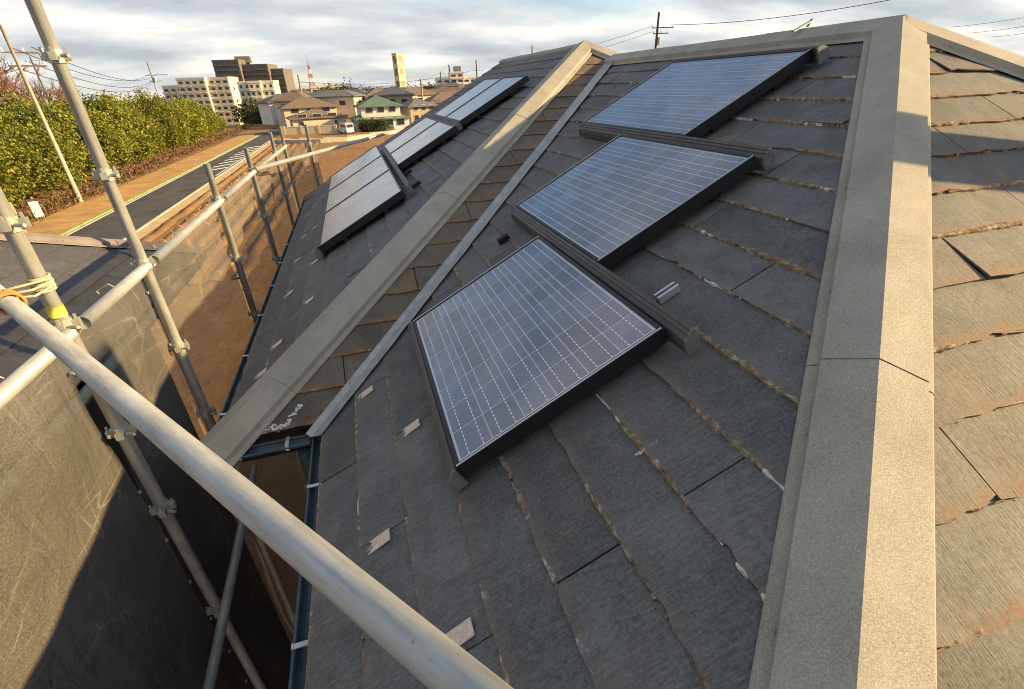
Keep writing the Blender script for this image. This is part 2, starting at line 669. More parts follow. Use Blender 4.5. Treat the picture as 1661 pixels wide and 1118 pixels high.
# earth clods and furrow ridges on the plot
m = MB()
rr = random.Random(5)
for i in range(7):
    xb = -12.0 + i * 1.05
    prev = None
    for seg in range(150):
        y0 = 22 + seg * .45
        z = max(.02, .13 + .10 * mnoise.noise((i * 3.7, y0 * .5, 2)) + .06 * mnoise.noise((i * 5.1, y0 * 2.4, 9)))
        w = .34 + .12 * mnoise.noise((i * 2.2, y0 * .9, 4))
        c = xb + .16 * mnoise.noise((i * 1.3, y0 * .35, 6))
        row = [(c - w, y0, -7.01), (c - w * .5, y0, -7 + z * .7), (c, y0, -7 + z), (c + w * .5, y0, -7 + z * .65), (c + w, y0, -7.01)]
        if prev: m.strip(prev, row)
        prev = row
tag(m.build('furrow_ridges', M['earth'], None, True), 'parallel ridges of dug orange earth beside the road', 'earth', kind='stuff')

# ------------------------------------------------------------------ the house
T = math.tan(math.radians(28))
CS, SN = math.cos(math.radians(28)), math.sin(math.radians(28))
T4 = .58
A4 = math.atan(T4)
C4, S4 = math.cos(A4), math.sin(A4)
C1, C3 = -1.2, -.96          # plane F1: z = T x + C1, F3: z = T x + C3
F2C = -1.2 - T * 2.365       # plane F2: z = T y + F2C
F4C = -1.0105                # plane F4: z = T4 y + F4C
ZE = -1.392                  # eaves
XR, ZR = 2.6, T * 2.6 + C1   # main ridge
XW = 2.42                    # wing ridge
ZW = T * XW + C3
YW = XW + 2.816
YG = 8.25
hipy = lambda x: (T * x + C1 - F4C) / T4
N1 = V((-SN, 0, CS)); N2 = V((0, -SN, CS)); N4 = V((0, -S4, C4)); N5 = V((SN, 0, CS))
f1 = lambda s, u, h=0: V((s * CS - SN * h, u, s * SN + C1 + CS * h))
f3 = lambda s, u, h=0: V((s * CS - SN * h, u, s * SN + C3 + CS * h))
f2 = lambda s, u, h=0: V((u, s * CS - SN * h, s * SN + F2C + CS * h))
f4 = lambda s, u, h=0: V((u, s * C4 - S4 * h, s * S4 + F4C + C4 * h))

house = empty('house', (1.5, 3, -7), 0, 'house with grey slate hip roofs and a projecting wing, carrying solar panels', 'house')
house_inv = Matrix.Translation((-1.5, -3, 7))


def hb(mb, name, mat, parent=None, smooth=False, kind=None):
    """build a part of the house (parts are modelled in world space)"""
    o = mb.build(name, mat, parent or house, smooth, kind)
    o.matrix_parent_inverse = house_inv.copy() if (parent is None) else Matrix.Identity(4)
    return o


# deck surfaces
X5 = 5.56
yA = hipy(XR)
m = MB()
eL = (-.36, hipy(-.36), ZE)
m.poly([eL, (XR, yA, ZR), (XR, 4.97, ZR), (-.36, 2.005, ZE)])                           # F1
r5 = lambda x: yA - (T / T4) * (x - XR)
x5e = XR + (ZR - ZE) / T
m.poly([eL, (x5e, r5(x5e), ZE), (XR, yA, ZR)])                                          # F4
m.poly([(XR, yA, ZR), (x5e, r5(x5e), ZE), (x5e, 9, ZE), (XR, 9, ZR)])                   # back slope
xe3 = (ZE - C3) / T
m.poly([(-.36, 2.005, ZE), (XR, 4.97, ZR), (XW + .16, YW - .16, ZW - .085), (XW, YW, ZW), (xe3, xe3 + 2.816, ZE)])  # F2
m.poly([(xe3, xe3 + 2.816, ZE), (XW, YW, ZW), (XW, YG, ZW), (xe3, YG, ZE)])             # F3
m.poly([(XW, YW, ZW), (4.5, YW - 2.08, ZW - T * 2.08), (4.5, YG, ZW - T * 2.08), (XW, YG, ZW)])  # wing back slope
m.poly([(xe3, YG, ZE), (XW, YG, ZW), (4.5, YG, ZW - T * 2.08), (4.5, YG, ZE - .1), (xe3, YG, ZE - .1)])
# soffit
m.poly([(-.36, hipy(-.36), ZE - .12), (-.36, 2.005, ZE - .12), (xe3, 2.005, ZE - .12), (xe3, YG, ZE - .12), (x5e, YG, ZE - .12), (x5e, hipy(-.36), ZE - .12)])
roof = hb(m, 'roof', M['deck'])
# fascia boards
m = MB()
m.bx(-.345, -.32, hipy(-.36), 1.97, ZE - .14, ZE - .006)
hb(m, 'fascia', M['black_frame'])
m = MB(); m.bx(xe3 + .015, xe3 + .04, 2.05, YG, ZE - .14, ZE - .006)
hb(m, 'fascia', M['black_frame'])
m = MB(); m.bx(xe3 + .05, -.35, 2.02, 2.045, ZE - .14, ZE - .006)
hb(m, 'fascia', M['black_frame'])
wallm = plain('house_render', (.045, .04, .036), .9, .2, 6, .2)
m = MB()
m.bx(.1, 5.1, -.2, 8.0, -7.0, ZE - .13)
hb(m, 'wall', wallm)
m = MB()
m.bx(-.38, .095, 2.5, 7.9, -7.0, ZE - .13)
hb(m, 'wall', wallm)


def clip(poly, hp):
    """poly list of (u,s); hp (a,b,c): keep a*u+b*s+c >= 0"""
    a, b, c = hp
    out = []
    for i in range(len(poly)):
        p, q = poly[i], poly[(i + 1) % len(poly)]
        dp, dq = a * p[0] + b * p[1] + c, a * q[0] + b * q[1] + c
        if dp >= 0: out.append(p)
        if dp * dq < 0:
            k = dp / (dp - dq)
            out.append((p[0] + (q[0] - p[0]) * k, p[1] + (q[1] - p[1]) * k))
    return out


def slate_face(fn, s0, exp, n, u0, u1, hps, mat, rnd, width=.91, joint0=0.0, warp=.0, parent=None, rough=1.0, courses=None):
    """lay slates course by course; each one is an object of its own"""
    for k in range(n):
        sl = s0 + k * exp
        j = joint0 + (.455 if k % 2 else 0) + rnd.uniform(-.04, .04)
        u = u0 - ((u0 - j) % width) - width
        u = j + math.floor((u0 - j) / width) * width
        dip = rnd.uniform(-.003, .003)
        while u < u1:
            a, b = u + .0015 + rnd.random() * .002, u + width - .0015 - rnd.random() * .002
            u += width
            # butt edge with chips
            pts = []
            nb = 19
            ph = rnd.uniform(0, 9)
            for i in range(nb):
                w = i / (nb - 1)
                ds = .002 * math.sin(ph + w * 5) + rnd.gauss(0, .0018) * rough + dip
                if rnd.random() < .09 * rough: ds += rnd.uniform(.004, .014)
                pts.append((a + (b - a) * w, sl + ds))
            pts += [(b, sl + exp + .03), (a, sl + exp + .03)]
            for hp in hps:
                pts = clip(pts, hp)
                if len(pts) < 3: break
            if len(pts) < 3: continue
            ar = abs(sum(pts[i][0] * pts[(i + 1) % len(pts)][1] - pts[(i + 1) % len(pts)][0] * pts[i][1] for i in range(len(pts)))) / 2
            if ar < .002: continue
            lift = [rnd.uniform(0, .0015), rnd.uniform(0, .0015)]
            if rnd.random() < .22: lift[rnd.randrange(2)] += rnd.uniform(.004, .010) * (1 + warp)
            th = .0058

            def hgt(p):
                v = max(0, (p[1] - sl) / exp)
                w = (p[0] - a) / (b - a)
                corner = (lift[0] * max(0, 1 - 2.2 * w) + lift[1] * max(0, 2.2 * w - 1.2)) * max(0, 1 - v)
                return .0145 - .0085 * v + corner

            N = len(pts)
            vs_ = [fn(p[1], p[0], hgt(p)) for p in pts] + [fn(p[1], p[0], hgt(p) - th) for p in pts]
            # orientation
            e1, e2 = vs_[1] - vs_[0], vs_[N - 1] - vs_[0]
            nrm = fn(0, 0, 1) - fn(0, 0, 0)
            area_n = V((0, 0, 0))
            for i in range(N):
                area_n += vs_[i].cross(vs_[(i + 1) % N])
            fl = area_n.dot(nrm) < 0
            fs = [tuple(range(N)) if not fl else tuple(range(N - 1, -1, -1))]
            for i in range(N):
                q = (i, N + i, N + (i + 1) % N, (i + 1) % N)
                fs.append(q if not fl else q[::-1])
            me = bpy.data.meshes.new('slate')
            me.from_pydata([tuple(v) for v in vs_], [], fs)
            uvl = me.uv_layers.new(name='UVMap')
            for lp in me.loops:
                p = pts[lp.vertex_index % N]
                uvl.data[lp.index].uv = (p[0], p[1] - sl)
            me.materials.append(mat if not callable(mat) else mat(rnd))
            o = link('slate', me, parent or roof)


rs = random.Random(3)
# F1: s axis up slope, u along y
hip_lin = T / T4
b0 = (C1 - F4C) / T4
hp1 = [(1, -hip_lin * CS, -b0 - .10), (-1, CS, 2.365 - .055), (0, -1, XR / CS - .02)]
slate_face(f1, -.408, .182, 20, -1.2, 5.2, hp1, M['slate'], rs, joint0=.68)
# F4: u along x
hp4 = [(1, -C4 / hip_lin, b0 / hip_lin - .11), (-1, -C4 * (T4 / T), XR + (T4 / T) * yA), (0, -1, 2.056 / C4 - .01)]
slate_face(f4, .268 - 6 * .1705, .1705, 19, -.6, 6.2, hp4, M['slate_sunlit'], rs, joint0=1.62, warp=.1, rough=1.8)
# F2
hp2 = [(-1, CS, -2.365 - .05), (1, -CS, 2.816), (-1, -CS, YW + XW)]
slate_face(f2, 2.004 / CS, .182, 20, -1.5, 3.2, hp2, M['slate_brown'], rs, joint0=.2)
# F3
hp3 = [(1, -CS, -2.816), (-1, 0, YG - .02), (0, -1, XW / CS - .02)]
slate_face(f3, xe3 / CS - .01, .182, 21, 1.2, 8.3, hp3, M['slate'], rs, joint0=.35)

# dry moss and lichen lumps along the butts
def lumps(fn, s0, exp, n, u0, u1, hps, cnt, size, rnd, mb):
    for i in range(cnt):
        k = rnd.randrange(n)
        uu = rnd.uniform(u0, u1)
        for j in range(rnd.randint(2, 7)):
            u = uu + rnd.gauss(0, .022)
            s = s0 + k * exp + rnd.gauss(-.002, .0035)
            if any(a * u + b * s + c < .05 for a, b, c in hps): continue
            r = size * rnd.uniform(.35, 1.2)
            h0 = .008
            n0 = len(mb.v)
            ang = rnd.random() * 6
            ring = [fn(s + r * .55 * math.sin(ang + q * 1.2566) * rnd.uniform(.7, 1.2), u + r * 1.5 * math.cos(ang + q * 1.2566) * rnd.uniform(.7, 1.2), h0 - .006) for q in range(5)]
            top = fn(s, u, h0 + r * .5)
            mb.v += [tuple(p) for p in ring] + [tuple(top)]
            for q in range(5):
                mb.f.append((n0 + q, n0 + (q + 1) % 5, n0 + 5))


def ribbons(fn, s0, exp, n, u0, u1, hps, thr, wmax, seed, mb, mbl, lthr):
    """broken crusts of moss (mb) and lichen (mbl) along every butt"""
    st = .007
    for k in range(n):
        sl = s0 + k * exp
        rows = {0: [], 1: []}
        cnt = int((u1 - u0) / st)
        for which, mesh, th_, q in ((0, mb, thr, 3.1), (1, mbl, lthr, 4.3)):
            prev = None
            for i in range(cnt):
                u = u0 + i * st
                v = mnoise.noise((u * 1.0, k * 5.7, seed + 21)) * .45 + mnoise.noise((u * q, k * 7.3 + which * 40, seed)) * .6 + mnoise.noise((u * 31, k * 3.1, seed + which * 9)) * .42
                if v < th_ or any(a * u + b * sl + c < .04 for a, b, c in hps):
                    prev = None
                    continue
                w = min(1, (v - th_) / .45) * wmax * (.6 if which else 1) * (.65 + .7 * abs(mnoise.noise((u * 34, k, seed + 3 + which)))) + .0006
                mid_ = sl + .0035 * mnoise.noise((u * 14, k * 2.7, seed + 5))
                hh = .0140 + .32 * w + rs.uniform(0, .0016)
                row = [fn(mid_ - w * .9, u, .004), fn(mid_ - w * .35, u, hh * .85), fn(mid_ + w * .5, u, hh), fn(mid_ + w * 1.5 + .002, u, .0125)]
                if prev: mesh.strip(prev, row)
                prev = row


mo, li = MB(), MB()
ribbons(f1, -.408, .182, 19, -.7, 5, hp1, -.07, .0125, 1.0, mo, li, .22)
ribbons(f4, .268 - 6 * .1705, .1705, 18, -.2, 4.5, hp4, .0, .011, 2.0, mo, li, .36)
ribbons(f2, 2.004 / CS, .182, 19, -1, 3, hp2, .05, .008, 3.0, mo, li, .45)
ribbons(f3, xe3 / CS - .01, .182, 20, 1.4, 8.2, hp3, -.05, .012, 4.0, mo, li, .5)
lumps(f1, -.408, .182, 19, -.7, 5, hp1, 700, .0066, rs, mo)
lumps(f4, .268 - 6 * .1705, .1705, 18, -.2, 5, hp4, 300, .0068, rs, mo)
o = mo.build('moss', M['moss'], roof); o['kind'] = 'stuff'; o['label'] = 'dry brown moss caught along the slate butts'
o = li.build('lichen', M['lichen'], roof); o['kind'] = 'stuff'; o['label'] = 'white lichen crust along the slate butts'

# pale bare patches where the slate face has split away
def patch(fn, s, u, ls, lu, rnd):
    mb = MB()
    n = 6
    low = [(s + rnd.uniform(-.018, .010), u - lu / 2 + lu * i / (n - 1)) for i in range(n)]
    pts = low + [(s + ls, u + lu / 2), (s + ls, u - lu / 2)]
    P = [fn(a, b, .0125 + .004 * min(1, max(0, (a - s) / ls))) for a, b in pts]
    mb.prism(P, (fn(0, 0, 1) - fn(0, 0, 0)) * .004)
    o = mb.build('bare_patch', M['bare'], roof)
    o['label'] = 'pale fibrous patch of split slate'
    # grey splinters below the patch
    for i in range(3):
        q = u + rnd.uniform(-.5, .5) * lu
        a = s - rnd.uniform(.005, .03)
        b = a + rnd.uniform(.015, .03)
        mb2 = MB().prism([fn(a, q, .014), fn(b, q + rnd.uniform(-.004, .004), .016), fn(b, q + .003, .016)], (fn(0, 0, 1) - fn(0, 0, 0)) * .003)
        mb2.build('slate_splinter', M['mortar'], roof)


n1v = V((-T, 0, 1))
for q in ((588, 642), (660, 700), (607, 885), (733, 1040)):
    P = onplane(*q, n1v, C1 + .015)
    patch(f1, P.x / CS, P.y, .07, .045, rs)
for q in ((446, 562), (466, 479), (498, 491), (480, 424), (507, 428), (490, 386), (508, 372), (496, 352), (510, 335), (522, 322), (420, 610)):
    P = onplane(*q, n1v, C3 + .015)
    patch(f3, P.x / CS, P.y, .06, .05, rs)

# mortar crumbs at the foot of the valley and white smears on the slates
mb = MB()
for i in range(46):
    k = i / 45
    u = -.61 + k * .15 + rs.gauss(0, .008)
    s = (2.022 + (.0 if k < .5 else (k - .5) * .18)) / CS + rs.gauss(0, .006)
    r = rs.uniform(.003, .008)
    ring = [f2(s + r * math.sin(q * 1.2566), u + r * 1.3 * math.cos(q * 1.2566), .014) for q in range(5)]
    n0 = len(mb.v)
    mb.v += [tuple(p) for p in ring] + [tuple(f2(s, u, .014 + r * .3))]
    for q in range(5): mb.f.append((n0 + q, n0 + (q + 1) % 5, n0 + 5))
o = mb.build('mortar_smear', M['mortar'], roof); o['kind'] = 'stuff'
for q in ((1052, 724, .045),):
    P = onplane(q[0], q[1], n1v, C1 + .015)
    mb = MB()
    for i in range(34):
        s = P.x / CS + (i / 33 - .5) * q[2] * 1.4 + rs.gauss(0, .002)
        u = P.y + rs.gauss(0, .002)
        r = rs.uniform(.0025, .0055)
        ring = [f1(s + r * math.sin(g * 1.2566), u + r * math.cos(g * 1.2566), .010) for g in range(5)]
        n0 = len(mb.v)
        mb.v += [tuple(p) for p in ring] + [tuple(f1(s, u, .0155))]
        for g in range(5): mb.f.append((n0 + g, n0 + (g + 1) % 5, n0 + 5))
    o = mb.build('filler_smear', M['lichen'], roof); o['kind'] = 'stuff'

# valley flashing: a folded metal strip
m = MB()
va = V((-.425, 1.94, ZE - .028)); vb = V((2.56, 4.925, T * 2.56 + C1 + .012))
d = (vb - va)
aL = V((-1, 1, 0)).normalized()
nseg = 46
prevL = None
for i in range(nseg):
    k0, k1 = i / nseg, (i + 1) / nseg
    p0, p1 = va + d * k0, va + d * k1
    w1 = w0 if i else .08
    w0 = .080 + rs.uniform(-.004, .004)
    e0 = (p0 + V((w1 * .7, -w1 * .7, .0)) + V((0, 0, w1 * .7 * T)) + V((0, 0, .022)))
    e1 = (p1 + V((w0 * .7, -w0 * .7, .0)) + V((0, 0, w0 * .7 * T)) + V((0, 0, .022)))
    c0, c1 = p0 + V((0, 0, .012)), p1 + V((0, 0, .012))
    g0 = p0 + V((-.03 * .7, .03 * .7, .03 * .7 * T + .012)); g1 = p1 + V((-.03 * .7, .03 * .7, .03 * .7 * T + .012))
    m.poly([g0, c0, c1, g1]); m.poly([c0, e0, e1, c1])
o = m.build('valley_flashing', M['flashing'], roof); o['label'] = 'grey metal strip laid in the valley'


# hip and ridge caps
def cap(name, p0, p1, nA, nB, marks, wid=.096, label=None, mat='granule'):
    """p0->p1 along the hip, nA / nB the normals of the two planes; marks are cut positions 0..1"""
    p0, p1 = V(p0), V(p1)
    h = (p1 - p0).normalized()
    mid = (nA + nB).normalized()
    a = nA.cross(h).normalized()
    if a.dot(nB) > 0: a = -a
    b = nB.cross(h).normalized()
    if b.dot(nA) > 0: b = -b
    cuts = [0] + list(marks) + [1]
    L = (p1 - p0).length
    for i in range(len(cuts) - 1):
        e = .0012 / L
        q0, q1 = p0.lerp(p1, cuts[i] + e), p0.lerp(p1, cuts[i + 1] - e)
        dz = .0022 * ((i + 1) % 2)
        prof = [a * (wid + .036) + nA * .016, a * (wid + .030) + nA * .021, a * (wid + .010) + nA * .022, a * wid + nA * .046, a * .008 + nA * .049,
                mid * .0525,
                b * .008 + nB * .049, b * wid + nB * .046, b * (wid + .010) + nB * .022, b * (wid + .030) + nB * .021, b * (wid + .036) + nB * .016]
        prof = [p + mid * dz for p in prof]
        mb = MB()
        mb.strip([q0 + p for p in prof], [q1 + p for p in prof])
        low = [p - mid * .014 for p in prof]
        n0 = len(mb.v)
        for q in (q0, q1):
            for i2 in range(len(prof) - 1):
                mb.poly([q + prof[i2], q + prof[i2 + 1], q + low[i2 + 1], q + low[i2]])
        nn = int((q1 - q0).length / .42)
        for t_ in range(nn):
            for side, nv_ in ((a, nA), (b, nB)):
                c_ = q0.lerp(q1, (t_ + .5) / nn) + side * (wid + .006) + nv_ * .032 + mid * dz
                mb.tube([c_, c_ + side * .004], .0045, 6)
        o = mb.build(name, M[mat], roof)
        if label: o['label'] = label


hd = lambda x: V((x, hipy(x), T * x + C1))
fr = lambda x, x0, x1: (x - x0) / (x1 - x0)
cap('hip_cap', hd(-.42), hd(XR + .01), N1, N4, [fr(-.1, -.42, XR), fr(1.075, -.42, XR), fr(2.17, -.42, XR)])
h2 = lambda x: V((x, x + 2.816, T * x + C3))
cap('hip_cap', h2(xe3 - .05), h2(XW + .01), N1, N2, [fr(v, xe3, XW) for v in (-.53, .56, 1.12, 1.33)])
cap('hip_cap', (x5e, r5(x5e), ZE), (XR - .0, yA, ZR), N4, N5, [.35, .7])
cap('ridge_cap', (XR, yA - .02, ZR), (XR, 5.0, ZR), N1, N5, [.3, .62])
cap('ridge_cap', (XW, YW - .02, ZW - .02), (XW, YG, ZW - .02), N1, N5, [.17, .34, .5, .67, .84], wid=.04)
cap('hip_cap', (XW + .42, YW - .42, ZW - .42 * T), (XW, YW, ZW), N2, N5, [])
# small strap bracket bent over the ridge
p = V((XR, 2.62, ZR + .06))
m = MB().box(p + V((-.03, 0, .004)), (.16, .02, .006), Euler((0, -.35, .2)).to_matrix()).box(p + V((.03, .01, .02)), (.05, .018, .006), Euler((0, -.9, .2)).to_matrix())
m.build('ridge_strap', M['coupler'], roof)

# gutters
def gutter(p0, p1, out, rad=.052, step=.6):
    p0, p1, out = V(p0), V(p1), V(out)
    mb = MB()
    prof = []
    for i in range(9):
        a = math.pi + math.pi * i / 8
        prof.append(out * (math.cos(a) * rad) + V((0, 0, math.sin(a) * rad)))
    inner = [p * .90 for p in prof][::-1]
    full = prof + inner
    full.append(full[0])
    mb.strip([p0 + p for p in full], [p1 + p for p in full])
    mb.poly([p0 + p for p in prof]); mb.poly([p1 + p for p in prof])
    # rounded lip
    mb.tube([p0 + prof[-1], p1 + prof[-1]], .007, 6)
    mb.tube([p0 + prof[0], p1 + prof[0]], .007, 6)
    g = hb(mb, 'gutter', M['gutter'])
    L = (p1 - p0).length
    d_ = (p1 - p0).normalized()
    n = max(2, int(L / step))
    for i in range(n):
        c = p0 + d_ * (L * (i + .5) / n)
        k = MB()
        rot = Matrix((d_, out, V((0, 0, 1)))).transposed()
        k.box(c + V((0, 0, .010)), (.016, rad * 2.15, .004), rot)
        k.box(c + out * rad * 1.06, (.016, .006, .03), rot)
        k.build('gutter_bracket', M['clip'], g).matrix_parent_inverse = Matrix.Identity(4)
    return g


gz = ZE - .035
gutter((-.388, hipy(-.36) - .05, gz), (-.388, 1.95, gz), (-1, 0, 0), .030)
gutter((xe3 - .036, 1.98, gz), (xe3 - .036, YG + .02, gz), (-1, 0, 0), .032)
gutter((xe3 - .02, 1.955, gz), (-.43, 1.955, gz), (0, -1, 0), .032, .2)
m = MB().tube([(-.47, 1.93, gz - .05), (-.47, 1.95, gz - .35), (-.2, 2.3, gz - .6), (-.05, 2.38, gz - .8), (-.05, 2.38, -7)], .03, 10)
hb(m, 'downpipe', M['gutter'])

# ------------------------------------------------------------------ solar panels
def solar(fn, s0, s1, u0, u1, kind, label, group, ncs=6, ncu=8, low_strip=True, strip_ext=(0, 0), side='near'):
    root = empty('solar_panel', fn(s0, (u0 + u1) / 2, .03), 0, label, 'solar panel', group)
    inv = Matrix.Translation(-fn(s0, (u0 + u1) / 2, .03))

    def part(mb, name, mat, parent=None):
        o = mb.build(name, mat, parent or root)
        o.matrix_parent_inverse = inv.copy() if parent is None else Matrix.Identity(4)
        return o

    hN = (fn(0, 0, 1) - fn(0, 0, 0))
    hb_, ht = .050, .106

    def slab(sa, sb, ua, ub, h0, h1):
        return MB().prism([fn(sa, ua, h0), fn(sa, ub, h0), fn(sb, ub, h0), fn(sb, ua, h0)], hN * (h1 - h0))

    fw = .014
    part(slab(s0, s1, u0, u0 + fw, hb_, ht), 'frame_side', M['black_frame'])
    part(slab(s0, s1, u1 - fw, u1, hb_, ht), 'frame_side', M['black_frame'])
    part(slab(s0, s0 + fw, u0 + fw, u1 - fw, hb_, ht), 'frame_side', M['black_frame'])
    part(slab(s1 - fw, s1, u0 + fw, u1 - fw, hb_, ht), 'frame_side', M['black_frame'])
    # thin bright arris on the glass edge
    part(slab(s0 + .004, s1 - .004, u0 + .003, u0 + .0085, ht, ht + .0016), 'frame_trim', M['alu'])
    part(slab(s0 + .004, s1 - .004, u1 - .0085, u1 - .003, ht, ht + .0016), 'frame_trim', M['alu'])
    back = part(slab(s0 + fw, s1 - fw, u0 + fw, u1 - fw, ht - .012, ht - .005), 'laminate', M['backsheet'] if kind == 'poly' else M['cell_black'])
    if kind == 'poly':
        ds, du = (s1 - s0 - 2 * fw - .016) / ncs, (u1 - u0 - 2 * fw - .020) / ncu
        me = None
        o_s, o_u = s0 + fw + .008, u0 + fw + .010
        base = fn(0, 0, 0)
        me = MB().prism([fn(.0016, .0018, 0) - base, fn(.0016, du - .0018, 0) - base, fn(ds - .0016, du - .0018, 0) - base, fn(ds - .0016, .0018, 0) - base], hN * .0003).mesh('cell', M['cell'])
        for i in range(ncs):
            for j in range(ncu):
                c = link('cell', me, back)
                c.location = fn(o_s + i * ds, o_u + j * du, ht - .005)
            for q in (.27, .73):
                sq = o_s + (i + q) * ds
                b = MB()
                b.prism([fn(sq - .0016, o_u, ht - .0046), fn(sq - .0016, o_u + du * ncu, ht - .0046), fn(sq + .0016, o_u + du * ncu, ht - .0046), fn(sq + .0016, o_u, ht - .0046)], hN * .0006)
                b.build('busbar', M['busbar'], back).matrix_parent_inverse = Matrix.Identity(4)
    # cover strip along the lower edge, ribbed, with end caps
    e0, e1 = strip_ext

    def strip(sa, name, ua, ub):
        mb = MB()
        prof = [(-.050, .030), (-.049, .062), (-.043, .082), (-.029, .090), (-.028, .095), (-.017, .099), (-.016, .104), (-.004, .107), (-.0015, .100)]
        mb.strip([fn(sa + a, ua, h) for a, h in prof], [fn(sa + a, ub, h) for a, h in prof])
        mb.poly([fn(sa + a, ua, h) for a, h in prof]); mb.poly([fn(sa + a, ub, h) for a, h in prof])
        st = part(mb, name, M['cover_strip'])
        for uu, dd in ((ua, -1), (ub, 1)):
            c = MB()
            ring = [fn(sa + a - .002, uu, h + .0015) for a, h in prof] + [fn(sa - .0015, uu, .035)]
            c.prism(ring, (fn(0, 1, 0) - fn(0, 0, 0)) * (.012 * dd))
            c.build('end_cap', M['cap_grey'], st).matrix_parent_inverse = Matrix.Identity(4)

    if low_strip:
        strip(s0, 'cover_strip', u0 - e0, u1 + e1)
    # mounting rails and feet
    for k in (.25, .75):
        sk = s0 + (s1 - s0) * k
        rl = part(slab(sk - .02, sk + .02, u0 + .03, u1 - .03, .017, hb_), 'mounting_rail', M['black_frame'])
    return root


GP = 'solar panels in stepped rows on the roof'
solar(f1, .200, .958, 1.09, 2.18, 'poly', 'blue grey solar panel with white cell lines, lowest of the three on the shaded slope', GP)
solar(f1, 1.018, 1.772, 1.64, 2.735, 'poly', 'blue solar panel between two others stepped up the shaded slope', GP, strip_ext=(.62, .0))
solar(f1, 1.834, 2.600, 2.195, 3.385, 'poly', 'bright blue solar panel just below the main ridge', GP, strip_ext=(.57, .0))
# the strip and end cap along the top edge of the uppermost panel
def loose_strip(fn, sa, ua, ub, label):
    prof = [(0, .030), (.002, .106), (.012, .110), (.030, .104), (.05, .085), (.056, .03)]
    mb = MB()
    mb.prism([fn(sa + a, ua, h) for a, h in prof], fn(0, ub, 0) - fn(0, ua, 0))
    o = mb.build('panel_top_strip', M['cover_strip'])
    tag(o, label, 'cover strip')
    c = MB().prism([fn(sa - .02 + a * 1.2, ua - .012, h + .003) for a, h in prof], fn(0, .012, 0) - fn(0, 0, 0))
    c.build('end_cap', M['cap_grey'], o)


loose_strip(f1, 2.603, 2.16, 3.39, 'dark ribbed strip along the top edge of the bright blue solar panel')
GL = 'dark panels on the wing roof'
for i in range(3):
    a = 3.88 + i * 1.215
    solar(f3, -.405, .385, a, a + 1.208, 'dark', 'dark glassy solar panel in the lowest wing row, ' + ('at the end by the hip', 'between two others', 'at the gable end')[i], GL, strip_ext=(0, 0))
for i in range(2):
    a = 5.0 + i * .99
    solar(f3, .465, 1.150, a, a + .983, 'dark', 'dark glassy solar panel in the middle wing row, ' + ('at the end by the hip', 'at the gable end')[i], GL, strip_ext=(1.06 if i == 0 else 0, 0))
for i in range(2):
    a = 5.08 + i * .84
    solar(f3, 1.215, 2.025, a, a + .833, 'dark', 'dark glassy solar panel in the top wing row, ' + ('at the end by the hip', 'at the gable end')[i], GL)


def rail_stub(fn, s, u, L, label, mat='alu'):
    root = empty('mounting_channel', fn(s, u, .015), 0, label, 'channel')
    inv = Matrix.Translation(-fn(s, u, .015))
    for off in (-.012, .012):
        P = [fn(s, u + off - .005, .017), fn(s, u + off + .005, .017), fn(s, u + off + .005, .045), fn(s, u + off - .005, .045)]
        o = MB().prism(P, fn(L, 0, 0) - fn(0, 0, 0)).build('flange', M['alu' if mat == 'alu' else 'black_frame'], root)
        o.matrix_parent_inverse = inv
    P = [fn(s, u - .012, .016), fn(s, u + .012, .016), fn(s, u + .012, .021), fn(s, u - .012, .021)]
    o = MB().prism(P, fn(L, 0, 0) - fn(0, 0, 0)).build('web', M['black_frame'], root)
    o.matrix_parent_inverse = inv


P = onplane(1072, 484, n1v, C1 + .03)
rail_stub(f1, P.x / CS, P.y, .085, 'short bright metal channel sticking out above the lowest blue solar panel')
P = onplane(812, 392, n1v, C1 + .03)
rail_stub(f1, P.x / CS, P.y, .07, 'short dark channel below the left end of the middle blue panel', 'dark')
P = onplane(668, 305, n1v, C3 + .03)
rail_stub(f3, P.x / CS, P.y, .10, 'dark channel sticking out beyond the lowest wing panel', 'dark')
P = onplane(660, 292, n1v, C3 + .03)
rail_stub(f3, P.x / CS, P.y + .25, .10, 'dark channel tucked behind the end of the lowest wing row', 'dark')

# ------------------------------------------------------------------ scaffold
XS = -1.1
RP = .0243


def coupler(c, parent, turn=0.0):
    mb = MB()
    mb.tube([c + V((0, 0, -.024)), c + V((0, 0, .024))], RP + .006, 12)
    for k in range(4):
        a = turn + k * math.pi / 2
        d_ = V((math.cos(a), math.sin(a), 0))
        rot = Matrix.Rotation(a, 3, 'Z')
        mb.box(c + d_ * .037, (.022, .026, .030), rot)
        mb.box(c + d_ * .040 + V((0, 0, .018)), (.007, .009, .030), rot)
    mb.tube([c + V((.03, -.03, 0)), c + V((.062, -.045, .0))], .007, 6)
    o = mb.build('coupler', M['coupler'], parent)
    o.matrix_parent_inverse = Matrix.Identity(4)
    return o


def pole(x, y, z0, z1, zs, label):
    o = MB().tube([(0, 0, 0), (0, 0, z1 - z0)], RP, 18).build('scaffold_pole', M['pole'], None, True)
    o.location = (x, y, z0)
    tag(o, label, 'scaffold pole', 'upright poles of the scaffold')
    sl = MB()
    for z in zs:
        coupler(V((0, 0, z - z0)), o, .2)
    return o


